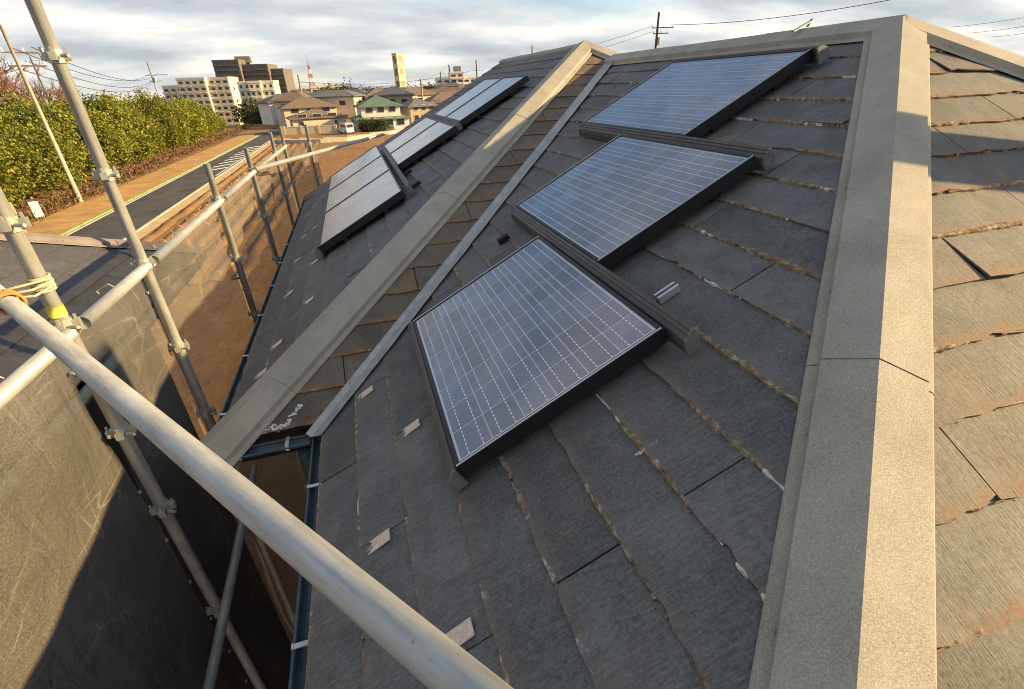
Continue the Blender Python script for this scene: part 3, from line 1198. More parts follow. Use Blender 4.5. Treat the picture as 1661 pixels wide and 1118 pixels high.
pole(XS, 1.93, -7, .55, (-.34, -.70, -1.18, -1.62, -2.36), 'upright scaffold pole with yellow tape and a rope lashing at the long sloping tube')
pole(XS, 2.70, -7, .95, (.16, -.30, -.72, -1.19, -1.63, -2.1), 'tall upright scaffold pole rising against the green hedge and sky')
pole(XS, 4.33, -7, -.45, (-.715, -1.2, -1.7), 'upright scaffold pole ending in a stub just above the rail, beside the road')
pole(XS, 5.95, -7, -.49, (-.715, -1.2, -1.7), 'upright scaffold pole where the long diagonal tube meets the rail')
pole(XS, 7.9, -7, -.47, (-.74, -1.3), 'short upright scaffold pole stub beyond the tube joint')
pole(XS + .02, 8.9, -7, -.45, (-.76, -1.3), 'farthest upright scaffold pole at the end of the net')
pole(XS + .38, 9.2, -7, -.46, (-.76, -1.3), 'scaffold pole inside the turned corner of the net')


def htube(p0, p1, name, label, cat='scaffold tube', r=RP, mat='rail', group=None):
    dv = V(p1) - V(p0)
    o = MB().tube([(0, 0, 0), (0, 0, dv.length)], r, 28).build(name, M[mat], None, True)
    o.location = p0
    o.rotation_euler = dv.to_track_quat('Z', 'Y').to_euler()
    return tag(o, label, cat, group)


zr = -.722
GR = 'rails of the scaffold'
htube((XS + .03, -.2, zr), (XS + .03, 1.88, zr), 'guard_rail', 'pale scaffold rail above the tan net beside the grey neighbouring roof', group=GR)
htube((XS + .03, 1.98, zr), (XS + .03, 2.65, zr), 'guard_rail', 'short scaffold rail between the taped pole and the tall pole', group=GR)
htube((XS + .03, 2.75, zr), (XS + .03, 4.28, zr), 'guard_rail', 'scaffold rail with the net tied under it beside the road', group=GR)
htube((XS + .03, 4.38, zr), (XS + .03, 5.9, zr), 'guard_rail', 'scaffold rail running up to the joint with the diagonal tube', group=GR)
htube((XS + .03, 6.0, zr), (XS + .03, 9.0, zr - .03), 'guard_rail', 'far scaffold rail beyond the diagonal tube joint', group=GR)
htube((XS + .045, 5.88, -.70), (.62, 9.76, -.70), 'diagonal_tube', 'long pale diagonal tube crossing above the earth plot towards the wing panels', group=GR)
# the long tube across the foreground
A_, B_ = V((-1.20, 1.86, -.5)), V((.46, -.345, -.5))
htube(A_, B_, 'long_tube', 'thick worn scaffold tube crossing in front of the roof and the net', mat='rail', r=.0222)
htube((-1.0, .6, -2.3), (-1.06, 2.95, -2.3), 'ledger_tube', 'dim horizontal ledger tube in the dark gap below the gutter', group=GR)

# rope lashing and tape
def rings(c, axis, r, n, w, thick, rnd):
    mb = MB()
    axis = V(axis).normalized()
    up = V((0, 0, 1)) if abs(axis.z) < .9 else V((1, 0, 0))
    a = axis.cross(up).normalized(); b = axis.cross(a)
    path = []
    for i in range(n * 14 + 1):
        t = i / 14 * 2 * math.pi
        path.append(V(c) + axis * (w * (i / (n * 14) - .5)) + (a * math.cos(t) + b * math.sin(t)) * (r + rnd.uniform(0, .002)))
    mb.tube(path, thick, 6)
    return mb


dirt = (B_ - A_).normalized()
pc = A_ + dirt * .30
root = rings(pc, dirt, .030, 5, .05, .0045, rs).build('rope_lashing', M['rope_orange'], None, True)
tag(root, 'orange rope wound round the far end of the long tube', 'rope')
mb = rings((XS, 1.93, -.545), (0, 0, 1), .029, 6, .055, .0045, rs)
o = mb.build('rope_lashing', M['rope_cream'], None, True)
tag(o, 'cream rope binding the long tube to the upright pole', 'rope')
for i in range(3):
    k = MB()
    p0, p1 = pc + V((0, 0, .035 - i * .012)), V((XS + .03, 1.93, -.53 - i * .012))
    k.tube([p0, (p0 + p1) / 2 + V((0, 0, -.008 * i)), p1], .0042, 6)
    c = k.build('rope_strand', M['rope_cream'], o, True)
mb = MB().tube([(XS, 1.93, -.665), (XS, 1.93, -.625)], RP + .0015, 18)
tag(mb.build('yellow_tape', M['tape'], None, True), 'yellow tape band round the upright scaffold pole', 'tape')


def net(name, p0, p1, z1, z0, label, seed, sag=.035, bulge=.05):
    rnd = random.Random(seed)
    nu, nv = 48, 90
    p0, p1 = V((p0[0], p0[1], 0)), V((p1[0], p1[1], 0))
    d_ = p1 - p0
    L = d_.length
    nrm = V((-d_.y, d_.x, 0)).normalized()
    me = bpy.data.meshes.new(name)
    vs_, fs, uv = [], [], []
    for j in range(nv + 1):
        w = (j / nv) ** 1.3
        for i in range(nu + 1):
            u = i / nu
            top = z1 - sag * abs(math.sin(math.pi * u * max(2, round(L / .35)))) * .35
            z = top + (z0 - top) * w
            depth = min(1, (z1 - z) / .25)
            edge = math.sin(math.pi * u) ** .5
            off = (mnoise.noise((u * L * 1.6, z * 1.1, seed)) * .75 + mnoise.noise((u * L * 5 + z * 3, z * 2.2, seed + 7)) * .22) * bulge * depth * (.35 + .65 * edge)
            off += (.012 * math.sin(u * L * 9 + z * 4 + seed) + .020 * (.5 - abs(mnoise.noise((u * L * 2.3 + z * .8, z * .35, seed + 3)))) + .010 * (.5 - abs(mnoise.noise((u * L * 5.5 - z * 1.6, z * .9, seed + 13))))) * depth
            p = p0 + d_ * u + nrm * off
            vs_.append((p.x, p.y, z))
            uv.append((u * L + seed * 3.1, z))
    for j in range(nv):
        for i in range(nu):
            a = j * (nu + 1) + i
            fs.append((a, a + 1, a + nu + 2, a + nu + 1))
    me.from_pydata(vs_, [], fs)
    l = me.uv_layers.new(name='UVMap')
    for lp in me.loops:
        l.data[lp.index].uv = uv[lp.vertex_index]
    me.materials.append(M['net'])
    o = link(name, me, None, True)
    tag(o, label, 'dust net', 'dust nets hung from the scaffold')
    # cord ties at the top and a hem rope
    n = max(2, round(L / .35))
    hem = MB().tube([p0 + V((0, 0, z1)), p0 + d_ * .01 + V((0, 0, (z0 + z1) / 2)), p0 + d_ * .01 + V((0, 0, z0))], .004, 5)
    hem.build('hem_cord', M['net'], o)
    for k in range(n + 1):
        c = p0 + d_ * min(.985, max(.015, k / n)) + V((0, 0, z1))
        t_ = MB()
        path = [c + V((.0, 0, -.02)), c + V((-.02, .004, .03)), c + V((.03, .008, .055)), c + V((.07, .0, .02)), c + V((.04, -.004, -.015)), c + V((.0, .0, -.02))]
        t_.tube(path, .0025, 5)
        t_.build('tie', M['rope_cream'], o)
    # eyelets down both hems
    ey = MB().tube([(-.003, 0, 0), (.003, 0, 0)], .008, 10).mesh('eyelet', M['coupler'])
    for side in (.012, .988):
        for k in range(9):
            c = link('eyelet', ey, o)
            c.location = p0 + d_ * side + V((.012, 0, z1 - .12 - k * .3))
    return o


XN = XS - .035
net('dust_net', (XN, -.6), (XN, 1.915), zr - .03, -6.95, 'sunlit tan dust net beside the taped scaffold pole, half in shade', 1, bulge=.10)
net('dust_net', (XN + .01, 1.935), (XN, 2.685), zr - .02, -6.95, 'narrow brown dust net between the taped pole and the tall pole', 2, bulge=.09)
net('dust_net', (XN, 2.71), (XN, 4.315), zr - .02, -6.95, 'brown dust net between the tall pole and the stub pole', 3, bulge=.11)
net('dust_net', (XN, 4.37), (XN, 5.91), zr - .02, -6.95, 'brown dust net running up to the diagonal tube joint', 4, bulge=.09)
net('dust_net', (XN, 5.99), (XN + .03, 8.86), zr - .03, -6.95, 'dark folded dust net beyond the diagonal tube joint', 5, bulge=.12)
net('dust_net', (XN + .03, 8.92), (XN + .5, 9.3), zr - .05, -6.95, 'narrow dust net turned round the far corner of the scaffold', 6, bulge=.06)

# added plank, out of view, standing in for the unknown caster of the hip shadow
pr = empty('shadow_plank', (3.75, .82, -.55), 0, 'unseen plank added at the sunny hip end to cast a shadow band', 'plank')
MB().bx(-.015, .015, -.14, .14, .0, 1.52).build('deck', M['coupler'], pr)
MB().bx(-.03, .03, -.14, .14, 1.525, 1.56).build('shadow_plank_end', M['coupler'], pr)

# ------------------------------------------------------------------ neighbour's roof
NBE, NBZ, NBY = -1.6, -1.311, 5.1
nb = empty('neighbour_house', (-4.5, 2, -7), 0, 'neighbouring house with dark clean slate hip roof behind the scaffold rail', 'house')
nbi = Matrix.Translation((4.5, -2, 7))
fnb = lambda s, u, h=0: V((NBE - s * CS + SN * h, u, NBZ + s * SN + CS * h))
m = MB()
SW = 3.3
rx, rz = NBE - SW, NBZ + SW * T
m.poly([(NBE, -6, NBZ), (NBE, NBY, NBZ), (rx, NBY - SW, rz), (rx, -6, rz)])
m.poly([(NBE, NBY, NBZ), (rx - SW, NBY, NBZ), (rx, NBY - SW, rz)])
m.poly([(rx, -6, rz), (rx, NBY - SW, rz), (rx - SW, NBY, NBZ), (rx - SW, -6, NBZ)])
m.poly([(NBE, -6, NBZ - .12), (rx - SW, -6, NBZ - .12), (rx - SW, NBY, NBZ - .12), (NBE, NBY, NBZ - .12)])
nroof = m.build('roof', M['deck'], nb); nroof.matrix_parent_inverse = nbi
rn = random.Random(9)
slate_face(fnb, 0, .182, 20, .6, 5.3, [(-1, -CS, NBY), (0, -1, SW / CS)], M['slate_new'], rn, parent=nroof, rough=.35)
# far hip cap
p0, p1 = V((NBE + .02, NBY + .02, NBZ)), V((rx, NBY - SW, rz))
Na, Nb = V((SN, 0, CS)), V((0, SN, CS))
roof_keep = roof
roof = nroof
cap('hip_cap', p0, p1, Na, Nb, [.14, .28, .42, .6], wid=.04, mat='nb_cap')
roof = roof_keep
m = MB().bx(rx - SW + .4, NBE - .45, -5.6, NBY - .45, -7, NBZ - .13)
o = m.build('wall', plain('neighbour_wall', (.10, .09, .08), .9, .15, 3), nb); o.matrix_parent_inverse = nbi
mb = MB()
mb.tube([(NBE + .03, -6, NBZ - .04), (NBE + .03, NBY, NBZ - .04)], .03, 10)
o = mb.build('gutter', M['gutter'], nb); o.matrix_parent_inverse = nbi

# ------------------------------------------------------------------ trees
def crown_mesh(name, mat, rx, ry, rz, nclump, nleaf, leaf, seed, cl=(2.0, 3.6)):
    rnd = random.Random(seed)
    vs_, fs = [], []
    for c in range(nclump):
        while True:
            p = V((rnd.uniform(-1, 1), rnd.uniform(-1, 1), rnd.uniform(-1, 1)))
            if .25 < p.length < 1: break
        p *= (.72 + .36 * rnd.random()) if p.length > .6 else 1.0
        cc = V((p.x * rx, p.y * ry, p.z * rz))
        cr = leaf * rnd.uniform(*cl)
        for k in range(nleaf):
            q = cc + V((rnd.gauss(0, 1), rnd.gauss(0, 1), rnd.gauss(0, .8))) * cr * .55
            s_ = leaf * rnd.uniform(.6, 1.3)
            e = Euler((rnd.uniform(-1.2, 1.2), rnd.uniform(-1.2, 1.2), rnd.uniform(0, 6.3))).to_matrix()
            n0 = len(vs_)
            for a, b in ((-.5, 0), (0, -.32), (.55, 0), (0, .32)):
                w = q + e @ V((a * s_, b * s_, 0))
                vs_.append(tuple(w))
            fs.append((n0, n0 + 1, n0 + 2, n0 + 3))
    me = bpy.data.meshes.new(name)
    me.from_pydata(vs_, [], fs)
    me.materials.append(mat)
    return me


def trunk_mesh(h, r, seed, limbs=6, mat='bark'):
    rnd = random.Random(seed)
    mb = MB()
    mb.tube([(0, 0, -.2), (.05, 0, h * .35), (0, .08, h * .7), (.04, .02, h)], [r, r * .8, r * .55, r * .2], 8)
    for i in range(limbs):
        z = h * rnd.uniform(.3, .8)
        a = rnd.uniform(0, 6.3)
        L = h * rnd.uniform(.2, .4)
        mb.tube([(0, 0, z), (math.cos(a) * L * .5, math.sin(a) * L * .5, z + L * .35), (math.cos(a) * L, math.sin(a) * L, z + L * .7)], [r * .4, r * .28, r * .08], 6)
    return mb.mesh('trunk', M[mat])


crowns = [crown_mesh('crown', M['leaf'], 2.5, 2.5, 3.2, 105, 110, .25, 20 + i, cl=(2.1, 4.0)) for i in range(4)]
trunks = [trunk_mesh(6.0, .22, 40 + i) for i in range(3)]


def tree(x, y, z, sc, rz, crown, trunk, cz, label, group, name='evergreen_tree', sz=None):
    e = empty(name, (x, y, z), rz, label, 'tree', group)
    e.scale = (sc, sc, sz or sc)
    c = link('crown', crown, e)
    c.location = (0, 0, cz)
    link('trunk', trunk, e)
    return e


rt = random.Random(21)
for i in range(20):
    k = i / 19
    y = 37 + 84 * k
    fall = 1 - .38 * max(0, (k - .72) / .28)
    x = -24.6 - 1.6 * k + rt.uniform(-.6, .6)
    tree(x, y, -7, fall * rt.uniform(.84, 1.10), rt.uniform(0, 6), crowns[i % 4], trunks[i % 3], 3.65, 'bushy yellow green evergreen tree in the row beside the road', 'evergreens beside the road', sz=fall * rt.uniform(.76, 1.16))
for i in range(14):
    k = i / 13
    y = 40 + 66 * k
    tree(-30.5 - 3 * k + rt.uniform(-1, 1), y, -7, rt.uniform(.95, 1.1), rt.uniform(0, 6), crowns[i % 4], trunks[i % 3], 3.6, 'bushy evergreen tree standing behind the first row', 'evergreens behind the first row')

# dry scrub bank in front of the hedge
vs_, fs = [], []
for i in range(9000):
    y = 32 + 112 * rt.random() ** 1.2
    x = -21.9 - .022 * (y - 35) + rt.gauss(0, .65)
    z = -7 + abs(rt.gauss(0, .38))
    s_ = rt.uniform(.12, .38)
    e = Euler((rt.uniform(0, 6), rt.uniform(0, 6), rt.uniform(0, 6))).to_matrix()
    n0 = len(vs_)
    for a, b in ((-.5, -.12), (.5, -.12), (.4, .14), (-.4, .14)):
        vs_.append(tuple(V((x, y, z)) + e @ V((a * s_, b * s_, 0))))
    fs.append((n0, n0 + 1, n0 + 2, n0 + 3))
me = bpy.data.meshes.new('dry_scrub'); me.from_pydata(vs_, [], fs); me.materials.append(M['dry_shrub'])
tag(link('dry_scrub', me), 'low brown dry scrub along the foot of the evergreen row', 'scrub', kind='stuff')


# bare winter trees on the far left
def bare_mesh(seed, h=13):
    rnd = random.Random(seed)
    mb = MB()

    def grow(p, d_, L, r, lev):
        q = p + d_ * L
        mb.tube([p, (p + q) / 2 + V((rnd.gauss(0, .06), rnd.gauss(0, .06), 0)) * L, q], [r, r * .8, r * .6], 4 if lev > 1 else 6, False)
        if lev >= 4: return
        for i in range(rnd.randint(3, 4) if lev < 3 else 4):
            e = (d_ + V((rnd.gauss(0, .5), rnd.gauss(0, .5), rnd.gauss(.15, .3)))).normalized()
            grow(p + d_ * L * rnd.uniform(.5, 1), e, L * rnd.uniform(.55, .75), r * .55, lev + 1)

    grow(V((0, 0, -.3)), V((0, 0, 1)), h * .36, .22, 0)
    return mb.mesh('branches', M['twig'])


bares = [bare_mesh(60 + i) for i in range(3)]
for i in range(15):
    px_ = -60 + i * 13 + rt.uniform(-4, 4)
    yy = rt.uniform(92, 130)
    d_ = at(px_, 150, yy)
    e = empty('bare_tree', (d_.x, yy, -7), rt.uniform(0, 6), 'leafless reddish brown tree behind the evergreens', 'tree', 'leafless trees behind the evergreens')
    s_ = rt.uniform(.95, 1.2) * (1.25 - .5 * max(0, i - 6) / 8) * (yy / 100)
    e.scale = (s_ * 1.15, s_ * 1.15, s_)
    link('branches', bares[i % 3], e)

crown_d = [crown_mesh('crown', M['leaf_dark'], 3.2, 3.2, 3.0, 120, 20, .5, 80 + i) for i in range(2)]
for i, (px_, py_, yy, sc, nm) in enumerate([(528, 143, 205, 1.3, 'dark round tree beside the cream block'), (556, 141, 215, 1.5, 'broad dark green tree behind the green roofed house'), (487, 158, 190, 1.1, 'dark tree between the brown roofs and the apartment block'),
                                     (468, 160, 200, 1.0, 'small dark tree at the foot of the grey tower'), (700, 140, 260, 1.5, 'dark tree beside the orange roof'), (688, 142, 270, 1.2, 'small dark tree near the tall chimney'),
                                     (590, 148, 240, 1.0, 'low dark tree among the far roofs'), (405, 188, 165, 1.2, 'dark tree at the foot of the white apartments'), (425, 196, 158, 1.0, 'dark bush below the white apartments')]):
    p = at(px_, py_, yy)
    zg = ground_z(p.x, yy)
    hgt = max(3.5, p.z - zg)
    tree(p.x, yy, zg, sc, i, crown_d[i % 2], trunks[i % 3], max(2.0, hgt / sc - 2.6), nm, None, 'round_tree')
for i, (px_, yy) in enumerate([(602, 104.0), (590, 104.5), (618, 103.5)]):
    p = ground_pt(px_, 210)
    tree(p.x, yy, -7, .42, i, crown_d[i % 2], trunks[i % 3], 2.2, 'clipped dark shrub in front of the green roofed house', 'shrubs before the green roofed house', 'garden_shrub')

# ------------------------------------------------------------------ buildings
def wallmat(n, c): return plain(n, c, .85, .1, .8)


WM = {'cream': wallmat('wall_cream', (.56, .48, .34)), 'white': wallmat('wall_white', (.66, .62, .54)), 'tan': wallmat('wall_tan', (.38, .30, .21)),
      'grey': wallmat('wall_grey', (.30, .28, .26)), 'dark': wallmat('wall_dark', (.15, .135, .115)), 'apt': wallmat('wall_apartment', (.66, .61, .48))}
RM = {'brown': plain('roof_brown', (.17, .12, .09), .85, .2, 1.5), 'green': plain('roof_green', (.10, .155, .115), .7, .15, 1.5), 'grey': plain('roof_grey', (.13, .13, .135), .8, .2, 1.5),
      'red': plain('roof_red', (.36, .15, .08), .85, .2, 1.5), 'slate': plain('roof_bluegrey', (.09, .095, .105), .8, .2, 1.5)}


def hip_roof(w, d, h, z, ov=.6, ridge=None):
    """roof solid over a w x d box; ridge along x"""
    w2, d2 = w / 2 + ov, d / 2 + ov
    r = max(.1, (ridge if ridge is not None else w2 - d2))
    mb = MB()
    A, B, C, D = (-w2, -d2, z), (w2, -d2, z), (w2, d2, z), (-w2, d2, z)
    E, G = (-r, 0, z + h), (r, 0, z + h)
    mb.poly([A, B, G, E]); mb.poly([B, C, G]); mb.poly([C, D, E, G]); mb.poly([D, A, E])
    A2, B2, C2, D2 = [(p[0], p[1], z - .18) for p in (A, B, C, D)]
    mb.poly([A, B, B2, A2]); mb.poly([B, C, C2, B2]); mb.poly([C, D, D2, C2]); mb.poly([D, A, A2, D2])
    mb.poly([D2, C2, B2, A2])
    return mb, E, G


def windows(root, w, d, z, n, face='front', ww=1.5, wh=1.15, x0=None, x1=None):
    for i in range(n):
        f = MB(); g = MB()
        L = w if face in ('front', 'back') else d
        a, b = (x0, x1) if x0 is not None else (-L / 2 + L * .06, L / 2 - L * .06)
        c = a + (b - a) * (i + .5) / n
        if face == 'front':
            f.bx(c - ww / 2, c + ww / 2, -d / 2 - .07, -d / 2 + .05, z, z + wh)
            g.bx(c - ww / 2 + .09, c + ww / 2 - .09, -d / 2 - .10, -d / 2 - .075, z + .09, z + wh - .09)
        else:
            f.bx(w / 2 - .05, w / 2 + .07, c - ww / 2, c + ww / 2, z, z + wh)
            g.bx(w / 2 + .075, w / 2 + .10, c - ww / 2 + .09, c + ww / 2 - .09, z + .09, z + wh - .09)
        fo = f.build('window', M['win_frame'], root)
        g.build('pane', M['glass_dark'], fo)


def dwelling(x, y, z, w, d, h, rh, rz, wall, rf, label, name='detached_house', skirt=None, floors=2, nwin=3, group=None, balcony=False):
    e = empty(name, (x, y, z), rz, label, 'house', group)
    MB().bx(-w / 2, w / 2, -d / 2, d / 2, -.3, h).build('wall', WM[wall], e)
    mb, E, G = hip_roof(w, d, rh, h)
    r = mb.build('roof', RM[rf], e)
    MB().tube([E, G], .16, 6).build('ridge_tiles', RM[rf], r)
    fh = h / floors
    for k in range(floors):
        windows(e, w, d, k * fh + .95, nwin, 'front', min(1.7, w / nwin * .55))
        windows(e, w, d, k * fh + .95, max(1, nwin - 1), 'side', min(1.5, d / nwin * .5))
    if skirt:
        mb, _, _ = hip_roof(w + skirt * 2, d + skirt * 2, .9, h * .48, .4, w / 2 - .5)
        mb.build('lower_roof', RM[rf], e)
        MB().bx(-w / 2 - skirt, w / 2 + skirt, -d / 2 - skirt, d / 2 + skirt, -.3, h * .46).build('lower_wall', WM[wall], e)
        windows(e, w + skirt * 2, d + skirt * 2, .7, nwin + 1, 'front', 1.6, 1.5)
    MB().bx(w * .12, w * .12 + 1.0, -d / 2 - (skirt or 0) - .06, -d / 2 - (skirt or 0) + .04, 0, 2.05).build('door', WM['dark'], e)
    if balcony:
        b = MB().bx(-w * .3, w * .3, -d / 2 - 1.1, -d / 2 - .02, h * .46, h * .46 + .12).bx(-w * .3, w * .3, -d / 2 - 1.1, -d / 2 - 1.04, h * .46 + .12, h * .46 + 1.0)
        b.build('balcony', WM['cream'], e)
    return e


def put(pxl, pxr, py_e, py_r, Y, **kw):
    """house between two picture columns at world distance Y, eaves and ridge heights from the picture"""
    zc_ = at((pxl + pxr) / 2, py_e, Y)
    zr_ = at((pxl + pxr) / 2, py_r, Y)
    x0, x1 = at(pxl, py_e, Y).x, at(pxr, py_e, Y).x
    g = ground_z(zc_.x, Y)
    h = max(2.6, zc_.z - g)
    rh = max(.8, zr_.z - zc_.z)
    w = x1 - x0
    d = kw.pop('d', min(9, max(6, w * .7)))
    rz = kw.pop('rz', .12)
    wall, rf, label = kw.pop('wall'), kw.pop('rf'), kw.pop('label')
    sk = kw.get('skirt') or 0
    return dwelling((x0 + x1) / 2, Y + d / 2, g, (w - sk * 2) * .9, d, h, rh, rz, wall, rf, label, **kw)


put(462, 556, 191, 179, 109, wall='cream', rf='brown', label='cream house with low brown hip roof behind the curved edging', rz=.16, balcony=True, d=8)
put(447, 545, 174, 159, 127, wall='cream', rf='brown', label='long brown roofed house behind the cream house', rz=.2, d=8)
put(566, 660, 172, 156, 107, wall='white', rf='green', label='white house with green tiled double roof', skirt=1.3, rz=.1, d=7)
put(652, 705, 172, 160, 114, wall='tan', rf='grey', label='tan walled house beside the green roofed house', rz=.3, d=7)
put(688, 790, 165, 148, 126, wall='cream', rf='brown', label='wide low brown roofed house with a row of small windows', rz=.12, d=8, nwin=5)
put(655, 695, 152, 144, 176, wall='tan', rf='red', label='house with orange red roof below the tall chimney', rz=.2)
put(540, 580, 166, 157, 150, wall='tan', rf='brown', label='small brown roofed house left of the green roof', rz=.35)
put(510, 548, 163, 153, 165, wall='white', rf='brown', label='white walled house with brown roof in front of the cream block', rz=-.2)
put(596, 640, 153, 147, 190, wall='white', rf='slate', label='blue grey roofed house behind the green roof', rz=.3)
put(632, 668, 158, 150, 160, wall='grey', rf='grey', label='grey house with grey roof behind the green roof ridge', rz=-.1)
put(470, 500, 160, 152, 185, wall='white', rf='grey', label='white house with grey roof behind the brown roofs', rz=.1)
put(700, 745, 147, 140, 190, wall='white', rf='slate', label='white house with dark roof beside the mid rise block', rz=.2)
rm_ = random.Random(31)
for i, (px_, Y, wl_, rl_, lb) in enumerate([
        (478, 140, 'white', 'brown', 'white house with brown roof squeezed behind the long brown roof'), (548, 138, 'cream', 'grey', 'cream house with grey roof between the brown and green roofs'),
        (575, 150, 'tan', 'slate', 'tan house with blue grey roof behind the green ridge'), (612, 142, 'white', 'brown', 'white house with brown roof right behind the green ridge'),
        (640, 136, 'grey', 'slate', 'grey house with dark slate roof next to the tan house'), (668, 146, 'cream', 'brown', 'cream house with brown roof below the orange roof'),
        (705, 158, 'white', 'grey', 'white house with grey roof behind the wide brown roof'), (735, 150, 'tan', 'brown', 'tan house with brown roof beside the wing panels'),
        (525, 148, 'grey', 'slate', 'grey house with slate roof below the dark round tree'), (455, 150, 'white', 'slate', 'white house with slate roof below the grey tower'),
        (590, 168, 'cream', 'red', 'cream house with faded red roof among the mid distance roofs'), (495, 172, 'white', 'grey', 'white house with grey roof beside the cream block')]):
    dwelling(at(px_, 150, Y).x, Y, -7, rm_.uniform(8, 11.5), rm_.uniform(6.5, 8), rm_.uniform(5.0, 6.0), rm_.uniform(1.4, 2.2), rm_.uniform(-.5, .6), wl_, rl_, lb, nwin=rm_.choice((2, 3)), balcony=rm_.random() < .5)
rf_ = random.Random(77)
FARL = {('white', 'grey'): 'far white house with grey roof among the crowded roofs', ('tan', 'brown'): 'far tan house with brown roof among the crowded roofs', ('cream', 'slate'): 'far cream house with blue grey roof among the crowded roofs', ('grey', 'brown'): 'far grey house with brown roof among the crowded roofs'}
for i in range(26):
    Y = rf_.uniform(190, 420)
    p0 = rf_.uniform(470, 760)
    wpx = rf_.uniform(9, 13) * 767 / Y
    wl_, rl_ = rf_.choice(list(FARL))
    x0 = at(p0, 150, Y).x
    dwelling(x0, Y, -7, rf_.uniform(9, 13), 8, rf_.uniform(5, 6.2), rf_.uniform(1.6, 2.6), rf_.uniform(-.5, .5), wl_, rl_, FARL[(wl_, rl_)], group='far houses %s %s' % (wl_, rl_), nwin=2)

# white stepped apartment block
def apartment(x, y, z, rz, blocks, label, wall, floor_h=2.9, bay=4.2, name='apartment_block', roofcol=None):
    e = empty(name, (x, y, z), rz, label, 'apartment block')
    cx = 0
    for (nb_, nf, dep, yoff) in blocks:
        w = nb_ * bay
        h = nf * floor_h
        MB().bx(cx, cx + w, yoff, yoff + dep, -1, h).build('wall', WM[wall], e)
        MB().bx(cx - .15, cx + w + .15, yoff - .15, yoff + dep + .15, h + .003, h + .9).build('parapet', WM[wall], e)
        for f in range(nf):
            for b in range(nb_):
                a = cx + b * bay
                fo = MB().bx(a + .7, a + bay - .7, yoff - .05, yoff + .05, f * floor_h + .25, f * floor_h + 2.25).build('window', M['glass_dark'], e)
                MB().bx(a + .25, a + bay - .25, yoff - 1.35, yoff - .06, f * floor_h, f * floor_h + .16).bx(a + .25, a + bay - .25, yoff - 1.35, yoff - 1.25, f * floor_h + .16, f * floor_h + 1.05).build('balcony', WM[wall], e)
            if f % 2 == 0:
                MB().bx(cx + w - .04, cx + w + .05, yoff + dep * .3, yoff + dep * .3 + 1.4, f * floor_h + .9, f * floor_h + 2.2).build('window', M['glass_dark'], e)
        cx += w
    return e


def fit(pxl, pxr, Y, blocks):
    """bay width that makes the row of blocks span two picture columns"""
    n = sum(b[0] for b in blocks)
    return (at(pxr, 150, Y).x - at(pxl, 150, Y).x) / n


def nfl(px, py, Y, z, fh):
    return max(2, round((at(px, py, Y).z - z) / fh))


zb = -16
bl = [(3, nfl(290, 136, 300, zb, 2.9), 12, 6), (4, nfl(320, 129, 300, zb, 2.9), 12, 2), (3, nfl(350, 131, 300, zb, 2.9), 12, 5)]
apartment(at(254, 150, 300).x, 300, zb, -.22, bl, 'long white stepped apartment block at the end of the evergreen row', 'apt', 2.9, fit(254, 376, 300, bl))
bl = [(2, nfl(400, 136, 258, zb, 2.9), 12, 2), (2, nfl(412, 132, 258, zb, 2.9), 12, 0), (2, nfl(430, 136, 258, zb, 2.9), 10, 2)]
apartment(at(386, 150, 258).x, 258, zb, -.12, bl, 'tall white apartment block with many balconies beside the grey tower', 'apt', 2.9, fit(386, 446, 258, bl))
bl = [(4, nfl(385, 101, 430, -18, 3), 20, 0), (4, nfl(420, 104, 430, -18, 3), 20, 4), (2, nfl(455, 114, 430, -18, 3), 20, 8)]
apartment(at(358, 150, 430).x, 430, -18, -.22, bl, 'dark grey brown apartment tower rising behind the white blocks', 'dark', 3.0, fit(358, 466, 430, bl), 'apartment_tower')
bl = [(2, nfl(722, 128, 330, -7, 2.9), 12, 3), (2, nfl(740, 122, 330, -7, 2.9), 12, 0), (3, nfl(765, 126, 330, -7, 2.9), 12, 4)]
apartment(at(710, 150, 330).x, 330, -7, -.1, bl, 'mid rise block of white and grey floors above the brown roofs', 'white', 2.9, fit(710, 785, 330, bl))
p = at(505, 150, 232)
apartment(p.x, 232, -7, .1, [(3, 3, 9, 0)], 'small flat cream block among the far trees', 'cream', 2.8, 4.0, 'flat_block')
# rooftop housings
p = at(733, 118, 335)
e = MB().bx(-2, 2, -2, 2, 0, 5).tube([(-5, 0, 0), (-5, 0, 6)], .5, 6).build('roof_housing', WM['dark'])
e.location = (at(742, 118, 338).x, 338, at(742, 121, 338).z - .6)
tag(e, 'dark plant housing with a mast on the mid rise block', 'roof housing')
p = at(388, 100, 436)
e = MB().bx(-5, 5, 0, 8, 0, 4).bx(-10, -6, 1, 7, 0, 2.2).build('roof_housing', WM['dark'])
e.location = (p.x + 2, 438, at(390, 101, 438).z - .4)
tag(e, 'dark plant housing on top of the grey tower', 'roof housing')
e = MB().tube([(0, 0, 0), (.3, 0, 5)], .25, 6).tube([(0, 0, 4), (2, 0, 1)], .2, 6).build('roof_mast', M['white_panel'])
pm = at(371, 95, 438)
e.location = (pm.x, 438, at(371, 101, 438).z - .4)
tag(e, 'small white mast standing on the grey tower', 'mast')

